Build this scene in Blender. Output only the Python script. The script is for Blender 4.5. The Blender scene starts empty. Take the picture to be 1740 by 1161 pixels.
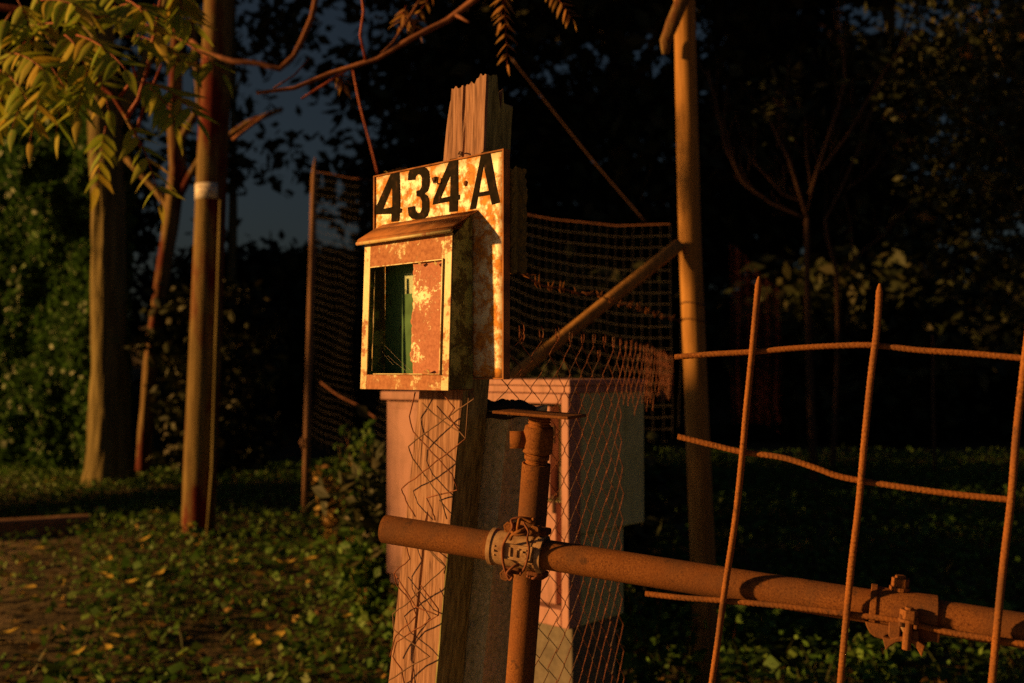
import bpy, math, random
import numpy as np
from mathutils import Vector, noise as mn
random.seed(7); rng = np.random.default_rng(7)
R = math.radians
SC = bpy.context.scene; COL = SC.collection; SC.cycles.use_denoising = False; SC.cycles.sample_clamp_indirect = 2; SC.cycles.sample_clamp_direct = 12

# ------------------------------------------------------------------ camera, sky, sun, exposure
EYE = 1.30; F = 1691.67; PITCH = math.atan(51.5 / F)
cd = bpy.data.cameras.new('camera'); cam = bpy.data.objects.new('camera', cd); COL.objects.link(cam); SC.camera = cam
cd.sensor_width = 36; cd.lens = 35; cd.clip_start = 0.05; cd.clip_end = 800
cam.location = (0, 0, EYE); cam.rotation_euler = (math.pi / 2 + PITCH, 0, 0)
cd.dof.use_dof = True; cd.dof.focus_distance = 1.45; cd.dof.aperture_fstop = 4.5

SUN_AZ, SUN_EL = 84, 12            # degrees to the left of straight behind the camera; elevation
W = bpy.data.worlds.new('World'); SC.world = W; W.use_nodes = True
wn = W.node_tree; bg = wn.nodes['Background']; sky = wn.nodes.new('ShaderNodeTexSky')
sky.sky_type = 'NISHITA'; sky.sun_disc = False; sky.sun_elevation = R(SUN_EL); sky.sun_rotation = R(180 + SUN_AZ)
wn.links.new(sky.outputs[0], bg.inputs[0]); sky.ozone_density = 2.0; sky.dust_density = 4; bg.inputs[1].default_value = 0.0105
sl = bpy.data.lights.new('sun', 'SUN'); sun = bpy.data.objects.new('sun', sl); COL.objects.link(sun)
sl.energy = 5.0; sl.angle = R(2.5); sl.color = (1.0, 0.46, 0.11)
sdir = Vector((-math.cos(R(SUN_EL)) * math.sin(R(SUN_AZ)), -math.cos(R(SUN_EL)) * math.cos(R(SUN_AZ)), math.sin(R(SUN_EL))))
sun.rotation_euler = sdir.to_track_quat('Z', 'Y').to_euler(); sun.location = (-6, -3, 4)
vs = SC.view_settings; vs.view_transform = 'Standard'; vs.look = 'None'; vs.gamma = 1; vs.use_curve_mapping = False; vs.exposure = 0.45

# ------------------------------------------------------------------ helpers
cp, sp = math.cos(PITCH), math.sin(PITCH)
def P(px, py, d):
    """world point seen at photo pixel (px,py), d metres along the view axis"""
    x = (px - 870) / F * d; v = (580.5 - py) / F * d
    return Vector((x, d * cp - v * sp, EYE + d * sp + v * cp))
ER = Vector((.731, -.682, 0)); EN = Vector((-.682, -.731, 0)); UP = Vector((0, 0, 1))
def PL(s, z, n=0.0):
    """sign-plate frame: s metres left of its right edge, z metres above eye level, n metres in front"""
    return Vector((-.0103, 1.45, EYE + z)) - ER * s + EN * n
def PLpx(px, py, n=0.0):
    o = Vector((0, 0, EYE)); d = P(px, py, 1) - o; q = PL(0, 0, n)
    return o + d * ((q - o).dot(EN) / d.dot(EN))

def link(name, me, m, parent, smooth):
    ob = bpy.data.objects.new(name, me); COL.objects.link(ob)
    if m and not me.materials: me.materials.append(m)
    if smooth: me.shade_smooth()
    if parent: ob.parent = parent
    return ob
def root_of(p):
    while p.parent: p = p.parent
    return p
def thing(name, label, cat, loc, group=None):
    o = bpy.data.objects.new(name, None); COL.objects.link(o); o.location = loc; o.empty_display_size = .1
    o['label'] = label; o['category'] = cat
    if group: o['group'] = group
    return o
def tag(o, label=None, cat=None, group=None, kind=None):
    if label: o['label'] = label
    if cat: o['category'] = cat
    if group: o['group'] = group
    if kind: o['kind'] = kind
    return o
def h3(v, s=1.0): return mn.noise(Vector(v) * s)

class MB:
    def __init__(s): s.v = []; s.f = []
    def add(s, vs_, fs):
        n = len(s.v); s.v += [Vector(a) for a in vs_]; s.f += [tuple(i + n for i in f) for f in fs]
    def box(s, c, ex, ey, ez, hx, hy, hz):
        c = Vector(c); pts = []
        for k in (-1, 1):
            for j in (-1, 1):
                for i in (-1, 1): pts.append(c + ex * hx * i + ey * hy * j + ez * hz * k)
        s.add(pts, [(0, 2, 3, 1), (4, 5, 7, 6), (0, 1, 5, 4), (2, 6, 7, 3), (0, 4, 6, 2), (1, 3, 7, 5)])
    def prism(s, base, off):
        """polygon base extruded by off"""
        n = len(base); off = Vector(off)
        s.add([Vector(b) for b in base] + [Vector(b) + off for b in base],
              [tuple(range(n))[::-1], tuple(range(n, 2 * n))] + [(i, (i + 1) % n, n + (i + 1) % n, n + i) for i in range(n)])
    def tube(s, pts, rad, seg=8, cap=True, rfn=None, start=None):
        pts = [Vector(p) for p in pts]; n = len(pts)
        if not hasattr(rad, '__len__'): rad = [rad] * n
        t = (pts[1] - pts[0]).normalized()
        a = t.orthogonal().normalized() if start is None else (start - t * start.dot(t)).normalized()
        vv = []; ff = []; L = 0
        for i in range(n):
            if i: L += (pts[i] - pts[i - 1]).length
            tt = (pts[min(i + 1, n - 1)] - pts[max(i - 1, 0)]).normalized()
            a = (a - tt * a.dot(tt)).normalized(); b = tt.cross(a)
            for k in range(seg):
                th = 2 * math.pi * k / seg; r = rad[i]
                if rfn: r = rfn(r, L, th)
                vv.append(pts[i] + a * math.cos(th) * r + b * math.sin(th) * r)
        for i in range(n - 1):
            for k in range(seg):
                k2 = (k + 1) % seg; ff.append((i * seg + k, i * seg + k2, (i + 1) * seg + k2, (i + 1) * seg + k))
        if cap: ff += [tuple(range(seg))[::-1], tuple(range((n - 1) * seg, n * seg))]
        s.add(vv, ff)
    def ring(s, c, axis, r1, r2, h, seg=20, start=None):
        """hollow cylinder (inner r1, outer r2) of half height h"""
        axis = axis.normalized(); a = start or axis.orthogonal().normalized(); b = axis.cross(a); vv = []; c = Vector(c)
        for rr, hh in ((r1, -h), (r2, -h), (r2, h), (r1, h)):
            for k in range(seg):
                th = 2 * math.pi * k / seg; vv.append(c + axis * hh + (a * math.cos(th) + b * math.sin(th)) * rr)
        ff = []
        for q in range(4):
            for k in range(seg):
                k2 = (k + 1) % seg; q2 = (q + 1) % 4; ff.append((q * seg + k, q * seg + k2, q2 * seg + k2, q2 * seg + k))
        s.add(vv, ff)
    def build(s, name, m, parent=None, smooth=False, bevel=0):
        o = root_of(parent).location if parent else Vector((0, 0, 0))
        me = bpy.data.meshes.new(name); me.from_pydata([v - o for v in s.v], [], s.f); me.update()
        ob = link(name, me, m, parent, smooth)
        if bevel:
            b = ob.modifiers.new('bevel', 'BEVEL'); b.width = bevel; b.segments = 2; b.limit_method = 'ANGLE'
        return ob
def npmesh(name, v, f, m, parent=None, smooth=False):
    v = np.asarray(v, dtype=np.float32)
    if parent: v = v - np.array(root_of(parent).location, dtype=np.float32)
    f = np.asarray(f, dtype=np.int32); k = f.shape[1]
    me = bpy.data.meshes.new(name); me.vertices.add(len(v)); me.vertices.foreach_set('co', v.ravel())
    me.loops.add(f.size); me.loops.foreach_set('vertex_index', f.ravel())
    me.polygons.add(len(f)); me.polygons.foreach_set('loop_start', np.arange(0, f.size, k, dtype=np.int32))
    me.update(calc_edges=True); me.validate()
    return link(name, me, m, parent, smooth)
def leaf_cloud(c, size, up=0.0, asp=.45, droop=0.0, rg=None):
    """one folded pointed leaf (4 triangles as 2 quads) at each centre; returns verts, quads"""
    rg = rg or rng; n = len(c); size = np.broadcast_to(size, (n,))[:, None]
    d = rg.normal(size=(n, 3)); d[:, 2] = d[:, 2] * (1 - up) - droop; d /= np.linalg.norm(d, axis=1)[:, None]
    w = rg.normal(size=(n, 3)); w[:, 2] *= (1 - up); w -= d * (w * d).sum(1)[:, None]; w /= np.linalg.norm(w, axis=1)[:, None]
    nn = np.cross(d, w)
    a = c - d * size * .5; b = c + d * size * .5; m1 = c + d * size * .02 + nn * size * .08
    l = c + w * size * asp * .5 - d * size * .05; r = c - w * size * asp * .5 - d * size * .05
    v = np.stack([a, l, b, m1, r], 1).reshape(-1, 3); i = np.arange(n)[:, None] * 5
    f = np.concatenate([i + np.array([[0, 1, 2, 3]]), i + np.array([[0, 3, 2, 4]])])
    return v, f

# ------------------------------------------------------------------ materials
def nodes(name):
    m = bpy.data.materials.new(name); m.use_nodes = True; nt = m.node_tree; return m, nt, nt.nodes['Principled BSDF']
def add(nt, t, **kw):
    n = nt.nodes.new(t)
    for k, v in kw.items():
        if k in n.inputs: n.inputs[k].default_value = v
        else: setattr(n, k, v)
    return n
def coords(nt, stretch=(1, 1, 1), rot=(0, 0, 0)):
    tc = add(nt, 'ShaderNodeTexCoord'); mp = add(nt, 'ShaderNodeMapping'); mp.inputs['Scale'].default_value = stretch; mp.inputs['Rotation'].default_value = rot
    nt.links.new(tc.outputs['Object'], mp.inputs[0]); return mp.outputs[0]
def nz(nt, co, scale, detail=6, rough=.6, dist=0):
    n = add(nt, 'ShaderNodeTexNoise'); n.inputs['Scale'].default_value = scale; n.inputs['Detail'].default_value = detail
    n.inputs['Roughness'].default_value = rough; n.inputs['Distortion'].default_value = dist; nt.links.new(co, n.inputs['Vector']); return n.outputs['Fac']
def ramp(nt, fac, stops, interp='LINEAR'):
    r = add(nt, 'ShaderNodeValToRGB'); cr = r.color_ramp; cr.interpolation = interp
    while len(cr.elements) < len(stops): cr.elements.new(.5)
    for e, (p, c) in zip(cr.elements, stops): e.position = p; e.color = (*c, 1) if len(c) == 3 else (c[0],) * 3 + (1,)
    nt.links.new(fac, r.inputs[0]); return r.outputs[0]
def mix(nt, fac, a, b, mode='MIX'):
    m = add(nt, 'ShaderNodeMix'); m.data_type = 'RGBA'; m.blend_type = mode
    for s_, x in ((m.inputs[0], fac), (m.inputs[6], a), (m.inputs[7], b)):
        if isinstance(x, (int, float)): s_.default_value = x
        elif isinstance(x, tuple): s_.default_value = (*x, 1)
        else: nt.links.new(x, s_)
    return m.outputs[2]
def bump(nt, bs, h, strength, dist):
    b = add(nt, 'ShaderNodeBump'); b.inputs['Strength'].default_value = strength; b.inputs['Distance'].default_value = dist
    nt.links.new(h, b.inputs['Height']); nt.links.new(b.outputs[0], bs.inputs['Normal'])
def simple(name, stops, scale, rough=.8, detail=6, bstr=.5, bdist=.002, bscale=None, stretch=(1, 1, 1), metal=0, spec=.3):
    m, nt, bs = nodes(name); co = coords(nt, stretch); n = nz(nt, co, scale, detail)
    nt.links.new(ramp(nt, n, stops), bs.inputs['Base Color']); bs.inputs['Roughness'].default_value = rough
    bs.inputs['Metallic'].default_value = metal; bs.inputs['Specular IOR Level'].default_value = spec
    if bstr: bump(nt, bs, nz(nt, co, bscale or scale * 3, 5), bstr, bdist)
    return m
def leafmat(name, cols, rough=.6, trans=.25):
    m, nt, bs = nodes(name); g = add(nt, 'ShaderNodeNewGeometry')
    c = ramp(nt, g.outputs['Random Per Island'], [((i + .5) / len(cols), c) for i, c in enumerate(cols)])
    nt.links.new(c, bs.inputs['Base Color']); bs.inputs['Roughness'].default_value = rough; bs.inputs['Specular IOR Level'].default_value = .25
    if trans:
        t = add(nt, 'ShaderNodeBsdfTranslucent'); nt.links.new(c, t.inputs[0]); mx = add(nt, 'ShaderNodeMixShader'); mx.inputs[0].default_value = trans
        nt.links.new(bs.outputs[0], mx.inputs[1]); nt.links.new(t.outputs[0], mx.inputs[2]); nt.links.new(mx.outputs[0], nt.nodes['Material Output'].inputs[0])
    return m
def paint_rust(name, paint, paint2, rust, rust2, thr, scale, spots=60, width=.06):
    """old paint with rust patches of their own shape"""
    m, nt, bs = nodes(name); co = coords(nt)
    big = nz(nt, co, scale, 9, .68, .3); fine = nz(nt, co, spots, 6, .7)
    md = add(nt, 'ShaderNodeMath', operation='ADD'); nt.links.new(big, md.inputs[0])
    m2 = add(nt, 'ShaderNodeMath', operation='MULTIPLY'); nt.links.new(fine, m2.inputs[0]); m2.inputs[1].default_value = .45; nt.links.new(m2.outputs[0], md.inputs[1])
    mask = ramp(nt, md.outputs[0], [(min(.98, thr + .22 - width), (0, 0, 0)), (min(.99, thr + .22 + width), (1, 1, 1))])
    pc = ramp(nt, nz(nt, co, scale * 2.3, 5), [(.35, paint), (.65, paint2)])
    rc = ramp(nt, fine, [(.32, rust2), (.62, rust)])
    nt.links.new(mix(nt, mask, pc, rc), bs.inputs['Base Color'])
    nt.links.new(ramp(nt, mask, [(0, (.42,)), (1, (.9,))]), bs.inputs['Roughness'])
    bump(nt, bs, md.outputs[0], .5, .0012); return m
M = {}
def rust(name, dark, mid, light, sc=1.0):
    m, nt, bs = nodes(name); co = coords(nt); fine = nz(nt, co, 420 * sc, 5, .75); big = nz(nt, co, 22 * sc, 6, .65)
    c = ramp(nt, fine, [(.34, dark), (.45, mid), (.62, light)]); pit = ramp(nt, nz(nt, co, 150 * sc, 3, .8), [(.66, (0, 0, 0)), (.70, (1, 1, 1))])
    c = mix(nt, ramp(nt, big, [(.42, (0, 0, 0)), (.68, (.75, .75, .75))]), c, mid); c = mix(nt, pit, c, dark)
    c = mix(nt, ramp(nt, nz(nt, co, 9 * sc, 5), [(.48, (0, 0, 0)), (.66, (.65, .65, .65))]), c, (.10, .055, .035)); c = mix(nt, ramp(nt, nz(nt, co, 34 * sc, 6, .7), [(.60, (0, 0, 0)), (.66, (.6, .6, .6))]), c, (.05, .03, .022))
    nt.links.new(c, bs.inputs['Base Color']); bs.inputs['Roughness'].default_value = .85; bs.inputs['Specular IOR Level'].default_value = .2; bump(nt, bs, fine, .7, .0008); return m
M['rust'] = rust('rusty_steel', (.06, .022, .010), (.19, .072, .022), (.30, .13, .04))
M['rust_dark'] = simple('dark_rust', [(.3, (.05, .02, .012)), (.7, (.22, .08, .035))], 70, .85, 8, .7, .0008, 400)
M['rust_orange'] = rust('orange_rust', (.08, .028, .011), (.24, .09, .025), (.35, .15, .04))
M['cast'] = simple('weathered_casting', [(.3, (.20, .10, .05)), (.55, (.42, .28, .17)), (.75, (.5, .36, .22))], 50, .75, 8, .6, .0006, 300)
M['sign'] = paint_rust('rusty_enamel', (.86, .84, .70), (.84, .78, .54), (.70, .34, .06), (.28, .09, .02), .488, 40, 130, .065)
M['mailbox'] = paint_rust('rusty_cream_paint', (.62, .58, .34), (.52, .42, .20), (.46, .22, .12), (.24, .085, .04), .42, 17, 150, .04)
M['panel'] = paint_rust('flaking_paint', (.66, .62, .42), (.6, .55, .34), (.48, .22, .15), (.30, .11, .07), .415, 9, 190, .02)
M['frame'] = paint_rust('frame_paint', (.56, .50, .26), (.46, .36, .16), (.42, .20, .11), (.24, .085, .04), .56, 20, 150, .04)
M['green'] = paint_rust('green_lit_paint', (.10, .26, .12), (.07, .19, .08), (.05, .05, .02), (.03, .03, .015), .60, 22, 120, .03)  # green light on the mailbox back put into its paint
M['inner'] = simple('inner_green_board', [(.3, (.04, .12, .05)), (.7, (.09, .24, .11))], 30, .8, 6, .1, .0005)
M['side'] = paint_rust('shade_green_side_paint', (.30, .38, .15), (.20, .30, .10), (.10, .11, .03), (.05, .05, .02), .50, 26, 110, .04)  # cream paint tinted green for the fill light on the shaded sides
M['red_net'] = simple('red_plastic_net', [(.3, (.05, .010, .012)), (.7, (.09, .018, .018))], 40, .7, 3, 0)
M['roof'] = simple('rusty_sheet', [(.3, (.14, .055, .02)), (.6, (.38, .16, .05)), (.75, (.5, .3, .12))], 28, .8, 8, .5, .0006, 260)
M['ink'] = simple('black_stencil_paint', [(.35, (.008, .007, .006)), (.6, (.018, .014, .010)), (.78, (.10, .045, .02))], 90, .85, 6, .3, .0003, spec=.06)
M['bolt'] = simple('old_bolt', [(.3, (.03, .02, .015)), (.7, (.10, .05, .03))], 200, .6, 4, .3, .0003)
M['paper'] = simple('old_paper', [(.3, (.34, .24, .2)), (.6, (.62, .56, .5))], 30, .8, 5, .1, .0005)
def wood(name, a, b, c, scale=1.0, tint=None, bd=.0016):
    m, nt, bs = nodes(name); co = coords(nt, (1, 1, .06)); g = nz(nt, co, 170 * scale, 8, .7, .4)
    blot = nz(nt, coords(nt, (1, 1, .3)), 22 * scale, 6); base = ramp(nt, g, [(.32, a), (.5, b), (.68, c)])
    if tint: base = mix(nt, ramp(nt, blot, [(.47, (0, 0, 0)), (.56, (1, 1, 1))]), base, tint)
    nt.links.new(base, bs.inputs['Base Color']); bs.inputs['Roughness'].default_value = .9; bs.inputs['Specular IOR Level'].default_value = .15
    bump(nt, bs, g, .55, bd); return m
M['wood'] = wood('weathered_timber', (.09, .050, .038), (.30, .175, .13), (.43, .28, .22))
M['moss_wood'] = wood('mossy_timber', (.06, .06, .03), (.24, .25, .12), (.40, .42, .2))
M['pole_wood'] = wood('pole_timber', (.18, .095, .03), (.34, .18, .055), (.44, .25, .085), .4, None, .003)
M['stake'] = wood('stake_timber', (.12, .06, .04), (.28, .16, .10), (.36, .22, .14), .5)
M['bark'] = wood('bark', (.05, .04, .018), (.17, .14, .055), (.28, .23, .10), .13, None, .02)
M['bark_red'] = wood('reddish_bark', (.08, .035, .02), (.19, .13, .05), (.28, .20, .09), .2, (.10, .02, .014), .01)
M['upole'] = wood('utility_pole_timber', (.08, .055, .022), (.18, .13, .05), (.27, .20, .08), .16, (.11, .012, .010), .014)
M['twig'] = simple('bare_twig', [(.3, (.10, .035, .02)), (.7, (.28, .11, .055))], 30, .8, 4, .3, .001)
M['stemred'] = simple('red_stem', [(.3, (.18, .02, .015)), (.7, (.38, .09, .04))], 20, .6, 3, .1, .001)
M['concrete'] = simple('speckled_concrete', [(.25, (.20, .20, .12)), (.42, (.42, .44, .29)), (.6, (.58, .56, .40)), (.72, (.75, .7, .55))], 130, .95, 8, 1, .002, 260)
M['tar'] = simple('black_cap', [(.3, (.015, .013, .01)), (.7, (.05, .04, .03))], 90, .9, 6, 1, .003, 200)
M['cab'] = simple('red_lit_cabinet_plastic', [(.3, (.36, .20, .19)), (.7, (.46, .26, .25))], 9, .65, 5, .15, .0006, 300)
def cabm(name, a, b, dirt):
    m, nt, bs = nodes(name); co = coords(nt); c = ramp(nt, nz(nt, co, 7, 5), [(.3, a), (.7, b)])
    st = nz(nt, coords(nt, (1, 1, .08)), 45, 6, .65); bl = nz(nt, co, 16, 7, .7)
    c = mix(nt, ramp(nt, st, [(.5, (0, 0, 0)), (.72, (.7, .7, .7))]), c, dirt); c = mix(nt, ramp(nt, bl, [(.52, (0, 0, 0)), (.7, (.55, .55, .55))]), c, dirt)
    nt.links.new(c, bs.inputs['Base Color']); bs.inputs['Roughness'].default_value = .7; bump(nt, bs, nz(nt, co, 260, 4), .25, .0006); return m
M['cab'] = cabm('red_lit_cabinet_plastic', (.37, .19, .175), (.46, .25, .23), (.18, .09, .07))  # red light on pale plastic put into the base colour
M['cab_shade'] = cabm('dirty_shade_green_plastic', (.44, .52, .28), (.56, .64, .38), (.22, .26, .11))  # shaded copy of the cabinet plastic, green fill light in its colour
M['plinth'] = simple('grey_plinth', [(.3, (.10, .09, .08)), (.7, (.2, .18, .15))], 30, .9, 6, .6, .002)
M['wire'] = simple('rusty_wire', [(.3, (.10, .035, .02)), (.7, (.28, .10, .05))], 60, .75, 4, 0)
M['wire_dark'] = simple('dull_galvanised_wire', [(.3, (.08, .045, .03)), (.7, (.20, .11, .07))], 60, .6, 4, 0)
M['net'] = simple('thin_netting', [(.3, (.045, .04, .04)), (.7, (.09, .08, .075))], 40, .7, 3, 0)
M['soil'] = simple('soil', [(.3, (.04, .03, .015)), (.5, (.08, .062, .03)), (.7, (.12, .095, .05))], 3, .95, 9, 1, .02, 14)
M['path'] = simple('trodden_earth', [(.3, (.09, .065, .035)), (.55, (.18, .135, .075)), (.72, (.26, .20, .12))], 5, .95, 10, 1, .012, 30)
M['weed'] = leafmat('ground_leaves', [(.040, .095, .018), (.06, .155, .025), (.09, .21, .035), (.14, .25, .045), (.08, .14, .03)])
M['grass'] = leafmat('grass_blades', [(.03, .045, .012), (.05, .07, .02), (.10, .10, .035), (.06, .08, .02)])
M['litter'] = leafmat('fallen_leaf_litter', [(.22, .13, .04), (.12, .06, .025), (.34, .22, .05), (.08, .045, .02), (.42, .30, .07)], trans=.1)
M['yellow_leaf'] = leafmat('yellow_leaf', [(.55, .40, .06), (.42, .26, .05), (.6, .46, .09), (.42, .2, .05)], trans=.1)
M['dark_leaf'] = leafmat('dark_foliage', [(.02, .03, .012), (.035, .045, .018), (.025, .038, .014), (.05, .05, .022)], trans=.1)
M['hedge_leaf'] = leafmat('hedge_foliage', [(.035, .08, .02), (.055, .14, .028), (.085, .20, .038), (.045, .11, .028)], .5)
M['autumn'] = leafmat('autumn_leaf', [(.22, .26, .04), (.34, .30, .05), (.14, .20, .035), (.42, .26, .05), (.18, .22, .04)], trans=.35)
M['rusty_leaf'] = leafmat('orange_leaf', [(.30, .14, .04), (.36, .2, .05), (.22, .10, .04)], trans=.3)

# ------------------------------------------------------------------ ground and far setting
def gz(x, y):
    z = 0.05 * h3((x, y, 0), .6) + .02 * h3((x, y, 3), 2.2)
    z += .14 * min(1, max(0, (y - 5.5) / 5)) * min(1, max(0, (x + 5) / 3))      # slight bank under the net
    z += 3.2 * min(1, max(0, (y - 17) / 22)) ** 1.5
    return z
xs = np.concatenate([np.linspace(-300, -26, 12), np.linspace(-24, 24, 97), np.linspace(26, 300, 12)])
ys = np.concatenate([np.linspace(-120, -6, 8), np.linspace(-5, 40, 91), np.linspace(44, 500, 14)])
gv = [(x, y, gz(x, y)) for y in ys for x in xs]; nx = len(xs)
gf = [(j * nx + i, j * nx + i + 1, (j + 1) * nx + i + 1, (j + 1) * nx + i) for j in range(len(ys) - 1) for i in range(nx - 1)]
g = npmesh('ground', gv, gf, M['soil'], smooth=True); tag(g, kind='structure')
pv = []; pf = []; NP = 40
for j in range(NP):
    t = j / (NP - 1); y = 2.6 + 5.6 * t
    xr = -1.9 - .34 * max(0, y - 4.2) ** 1.15 + .16 * h3((0, y, 5), 1.3)
    for i in range(13):
        x = -9 + (xr + 9) * i / 12; edge = min(1, (12 - i) / 1.0, (NP - 1 - j) / 2)
        pv.append((x, y, gz(x, y) - .02 + .028 * edge + .012 * h3((x, y, 9), 4)))
pf = [(j * 13 + i, j * 13 + i + 1, (j + 1) * 13 + i + 1, (j + 1) * 13 + i) for j in range(NP - 1) for i in range(12)]
tag(npmesh('dirt_path', pv, pf, M['path'], smooth=True), kind='structure')

lv = []; NL = 30  # unseen pale ground added under the camera to bounce fill light
for j in range(NL):
    for i in range(41):
        x = -20 + 40 * i / 40; y = -9 + 10.4 * j / (NL - 1) + .25 * h3((x, 3, 0), .8) * (j == NL - 1); lv.append((x, y, gz(x, y) - .03 + .05 * min(1, j, NL - 1 - j, i, 40 - i)))
tag(npmesh('bounce_ground', lv, [(j * 41 + i, j * 41 + i + 1, (j + 1) * 41 + i + 1, (j + 1) * 41 + i) for j in range(NL - 1) for i in range(40)], simple('pale_gravel', [(.3, (.24, .22, .18)), (.6, (.38, .36, .30)), (.75, (.5, .47, .4))], 40, .95, 8, 1, .006, 90), smooth=True), kind='structure')

def on_path(x, y): return (x < -1.9 - .34 * np.maximum(0, y - 4.2) ** 1.15) & (y < 8.2)
def ground_pts(n, x0, x1, y0, y1, thin=.3, lump=None):
    y = y0 + (y1 - y0) * rng.random(n) ** 1.6; x = x0 + (x1 - x0) * rng.random(n)
    vis = np.abs(x) < y * .60 + .5; keep = vis & (~on_path(x, y) | (rng.random(n) < thin)); x, y = x[keep], y[keep]
    z = np.array([gz(a, b) for a, b in zip(x, y)]); return np.stack([x, y, z], 1)
c = ground_pts(120000, -7, 7, 2.0, 13)
lum = np.array([h3((a[0], a[1], 1), 1.1) for a in c]); c = c[lum > -.42 + .3 * (rng.random(len(c)) - .5)]
bank = np.clip(1.2 - np.abs(c[:, 0] + .15) / .75, 0, 1) * np.clip(c[:, 1] - 4.0, 0, 1)
c[:, 2] += rng.random(len(c)) ** 1.3 * (.10 + .08 * np.clip(c[:, 0] + 1.5, 0, 1) + .42 * bank) + .01
v, f = leaf_cloud(c, .022 + .032 * rng.random(len(c)) ** 2 + .0012 * c[:, 1], up=.55, asp=.75)
tag(npmesh('ground_cover', v, f, M['weed']), 'low green weeds covering the ground around the poles', 'ground cover', kind='stuff')
c = ground_pts(5200, -7, 7, 2.0, 9, .05); c = c[np.array([h3((a[0], a[1], 8), 1.7) for a in c]) > -.05]; c[:, 2] += .05 + .10 * rng.random(len(c))
v, f = leaf_cloud(c, .055 + .045 * rng.random(len(c)), up=.75, asp=.9)
tag(npmesh('broad_leaf_weeds', v, f, M['weed']), 'broader pale green weed leaves standing above the low ground cover', 'weeds', kind='stuff')
c = ground_pts(26000, -7, 7, 2.0, 13, .03); c = c[(c[:, 0] > -1) | (rng.random(len(c)) < .4)]
n = len(c); hgt = .05 + .10 * rng.random(n) ** 2 + .04 * np.clip(c[:, 0], 0, 1.5)
lean = rng.normal(size=(n, 2)) * .35 * hgt[:, None]; wd = rng.normal(size=(n, 2)); wd = wd / np.linalg.norm(wd, axis=1)[:, None] * .0035
v = np.zeros((n, 4, 3)); v[:, 0, :2] = c[:, :2] - wd; v[:, 1, :2] = c[:, :2] + wd; v[:, :2, 2] = c[:, None, 2]
v[:, 2, :2] = c[:, :2] + lean * .6 + wd * .6; v[:, 3, :2] = c[:, :2] + lean - wd * .1; v[:, 2, 2] = c[:, 2] + hgt * .7; v[:, 3, 2] = c[:, 2] + hgt
tag(npmesh('grass', v.reshape(-1, 3), np.arange(n * 4).reshape(-1, 4), M['grass']), 'thin grass blades growing among the ground weeds', 'grass', kind='stuff')
c = ground_pts(8500, -7, 5, 2.0, 12, .8); c[:, 2] += .012 + .05 * rng.random(len(c)) * (~on_path(c[:, 0], c[:, 1]))
v, f = leaf_cloud(c, .03 + .05 * rng.random(len(c)), up=.8, asp=.6)
tag(npmesh('leaf_litter', v, f, M['litter']), 'small brown dead leaves strewn over the weeds and dirt', 'leaf litter', kind='stuff')
c = ground_pts(900, -6, 1, 4.0, 9, .9); c = c[on_path(c[:, 0], c[:, 1])]
def pebbles():
    mb = MB()
    for a in c[:160]:
        r = .006 + .012 * random.random(); p = Vector(a) + UP * (.006 + r * .4)
        vv = [p + Vector(q) * r * random.uniform(.7, 1.2) for q in ((1, 0, 0), (0, 1, 0), (-1, 0, 0), (0, -1, 0), (0, 0, .8), (0, 0, -.8))]
        mb.add(vv, [(0, 1, 4), (1, 2, 4), (2, 3, 4), (3, 0, 4), (1, 0, 5), (2, 1, 5), (3, 2, 5), (0, 3, 5)])
    return mb
tag(pebbles().build('pebbles', M['path']), 'tiny stones lying loose on the trodden earth', 'gravel', kind='stuff')

# single yellow fallen leaves that can be told apart on the dirt and weeds
def big_leaf_mesh(L, W_, curl):
    mb = MB(); n = 5; vv = []
    for i in range(n + 1):
        t = i / n; w = W_ * math.sin(math.pi * min(1, t * 1.02) ** .8) * .5 + .0004; z = curl * (t - .5) ** 2 * L * 2
        vv += [(t * L - L / 2, -w, z + w * .35), (t * L - L / 2, 0, z), (t * L - L / 2, w, z + w * .35)]
    mb.add(vv, [(i * 3 + k, i * 3 + 3 + k, i * 3 + 4 + k, i * 3 + 1 + k) for i in range(n) for k in (0, 1)])
    me = bpy.data.meshes.new('fallen_leaf'); me.from_pydata(mb.v, [], mb.f); me.materials.append(M['yellow_leaf']); me.shade_smooth(); return me
lm = [big_leaf_mesh(.12, .065, .35), big_leaf_mesh(.10, .055, .15), big_leaf_mesh(.14, .06, .45)]
spots = [(38, 962), (48, 1010), (100, 1008), (165, 1012), (180, 1015), (212, 1028), (110, 948), (260, 904), (170, 893), (322, 928), (350, 917), (12, 1090), (55, 1122), (50, 1135),
         (120, 1152), (178, 1140), (190, 1113), (385, 990), (268, 1012), (420, 1120), (432, 1135), (465, 1118), (526, 982), (484, 992), (345, 1060), (65, 943), (180, 985), (12, 985), (590, 1075), (240, 950), (300, 1150)]
for i, (px, py) in enumerate(spots):
    d = 1.28 * F / (py - 632); p = P(px, py, d); o = bpy.data.objects.new('fallen_leaf', lm[i % 3]); COL.objects.link(o)
    o.location = (p.x, p.y, gz(p.x, p.y) + (.03 if on_path(p.x, p.y) else .11)); o.rotation_euler = (random.uniform(-.15, .15), random.uniform(-.15, .15), random.uniform(0, 6.3))
    onp = bool(on_path(p.x, p.y))
    tag(o, 'single yellow fallen leaf lying on the bare dirt' if onp else 'single yellow fallen leaf lying on top of the green weeds', 'leaf', 'yellow leaves fallen on the dirt' if onp else 'yellow leaves fallen on the weeds')

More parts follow.
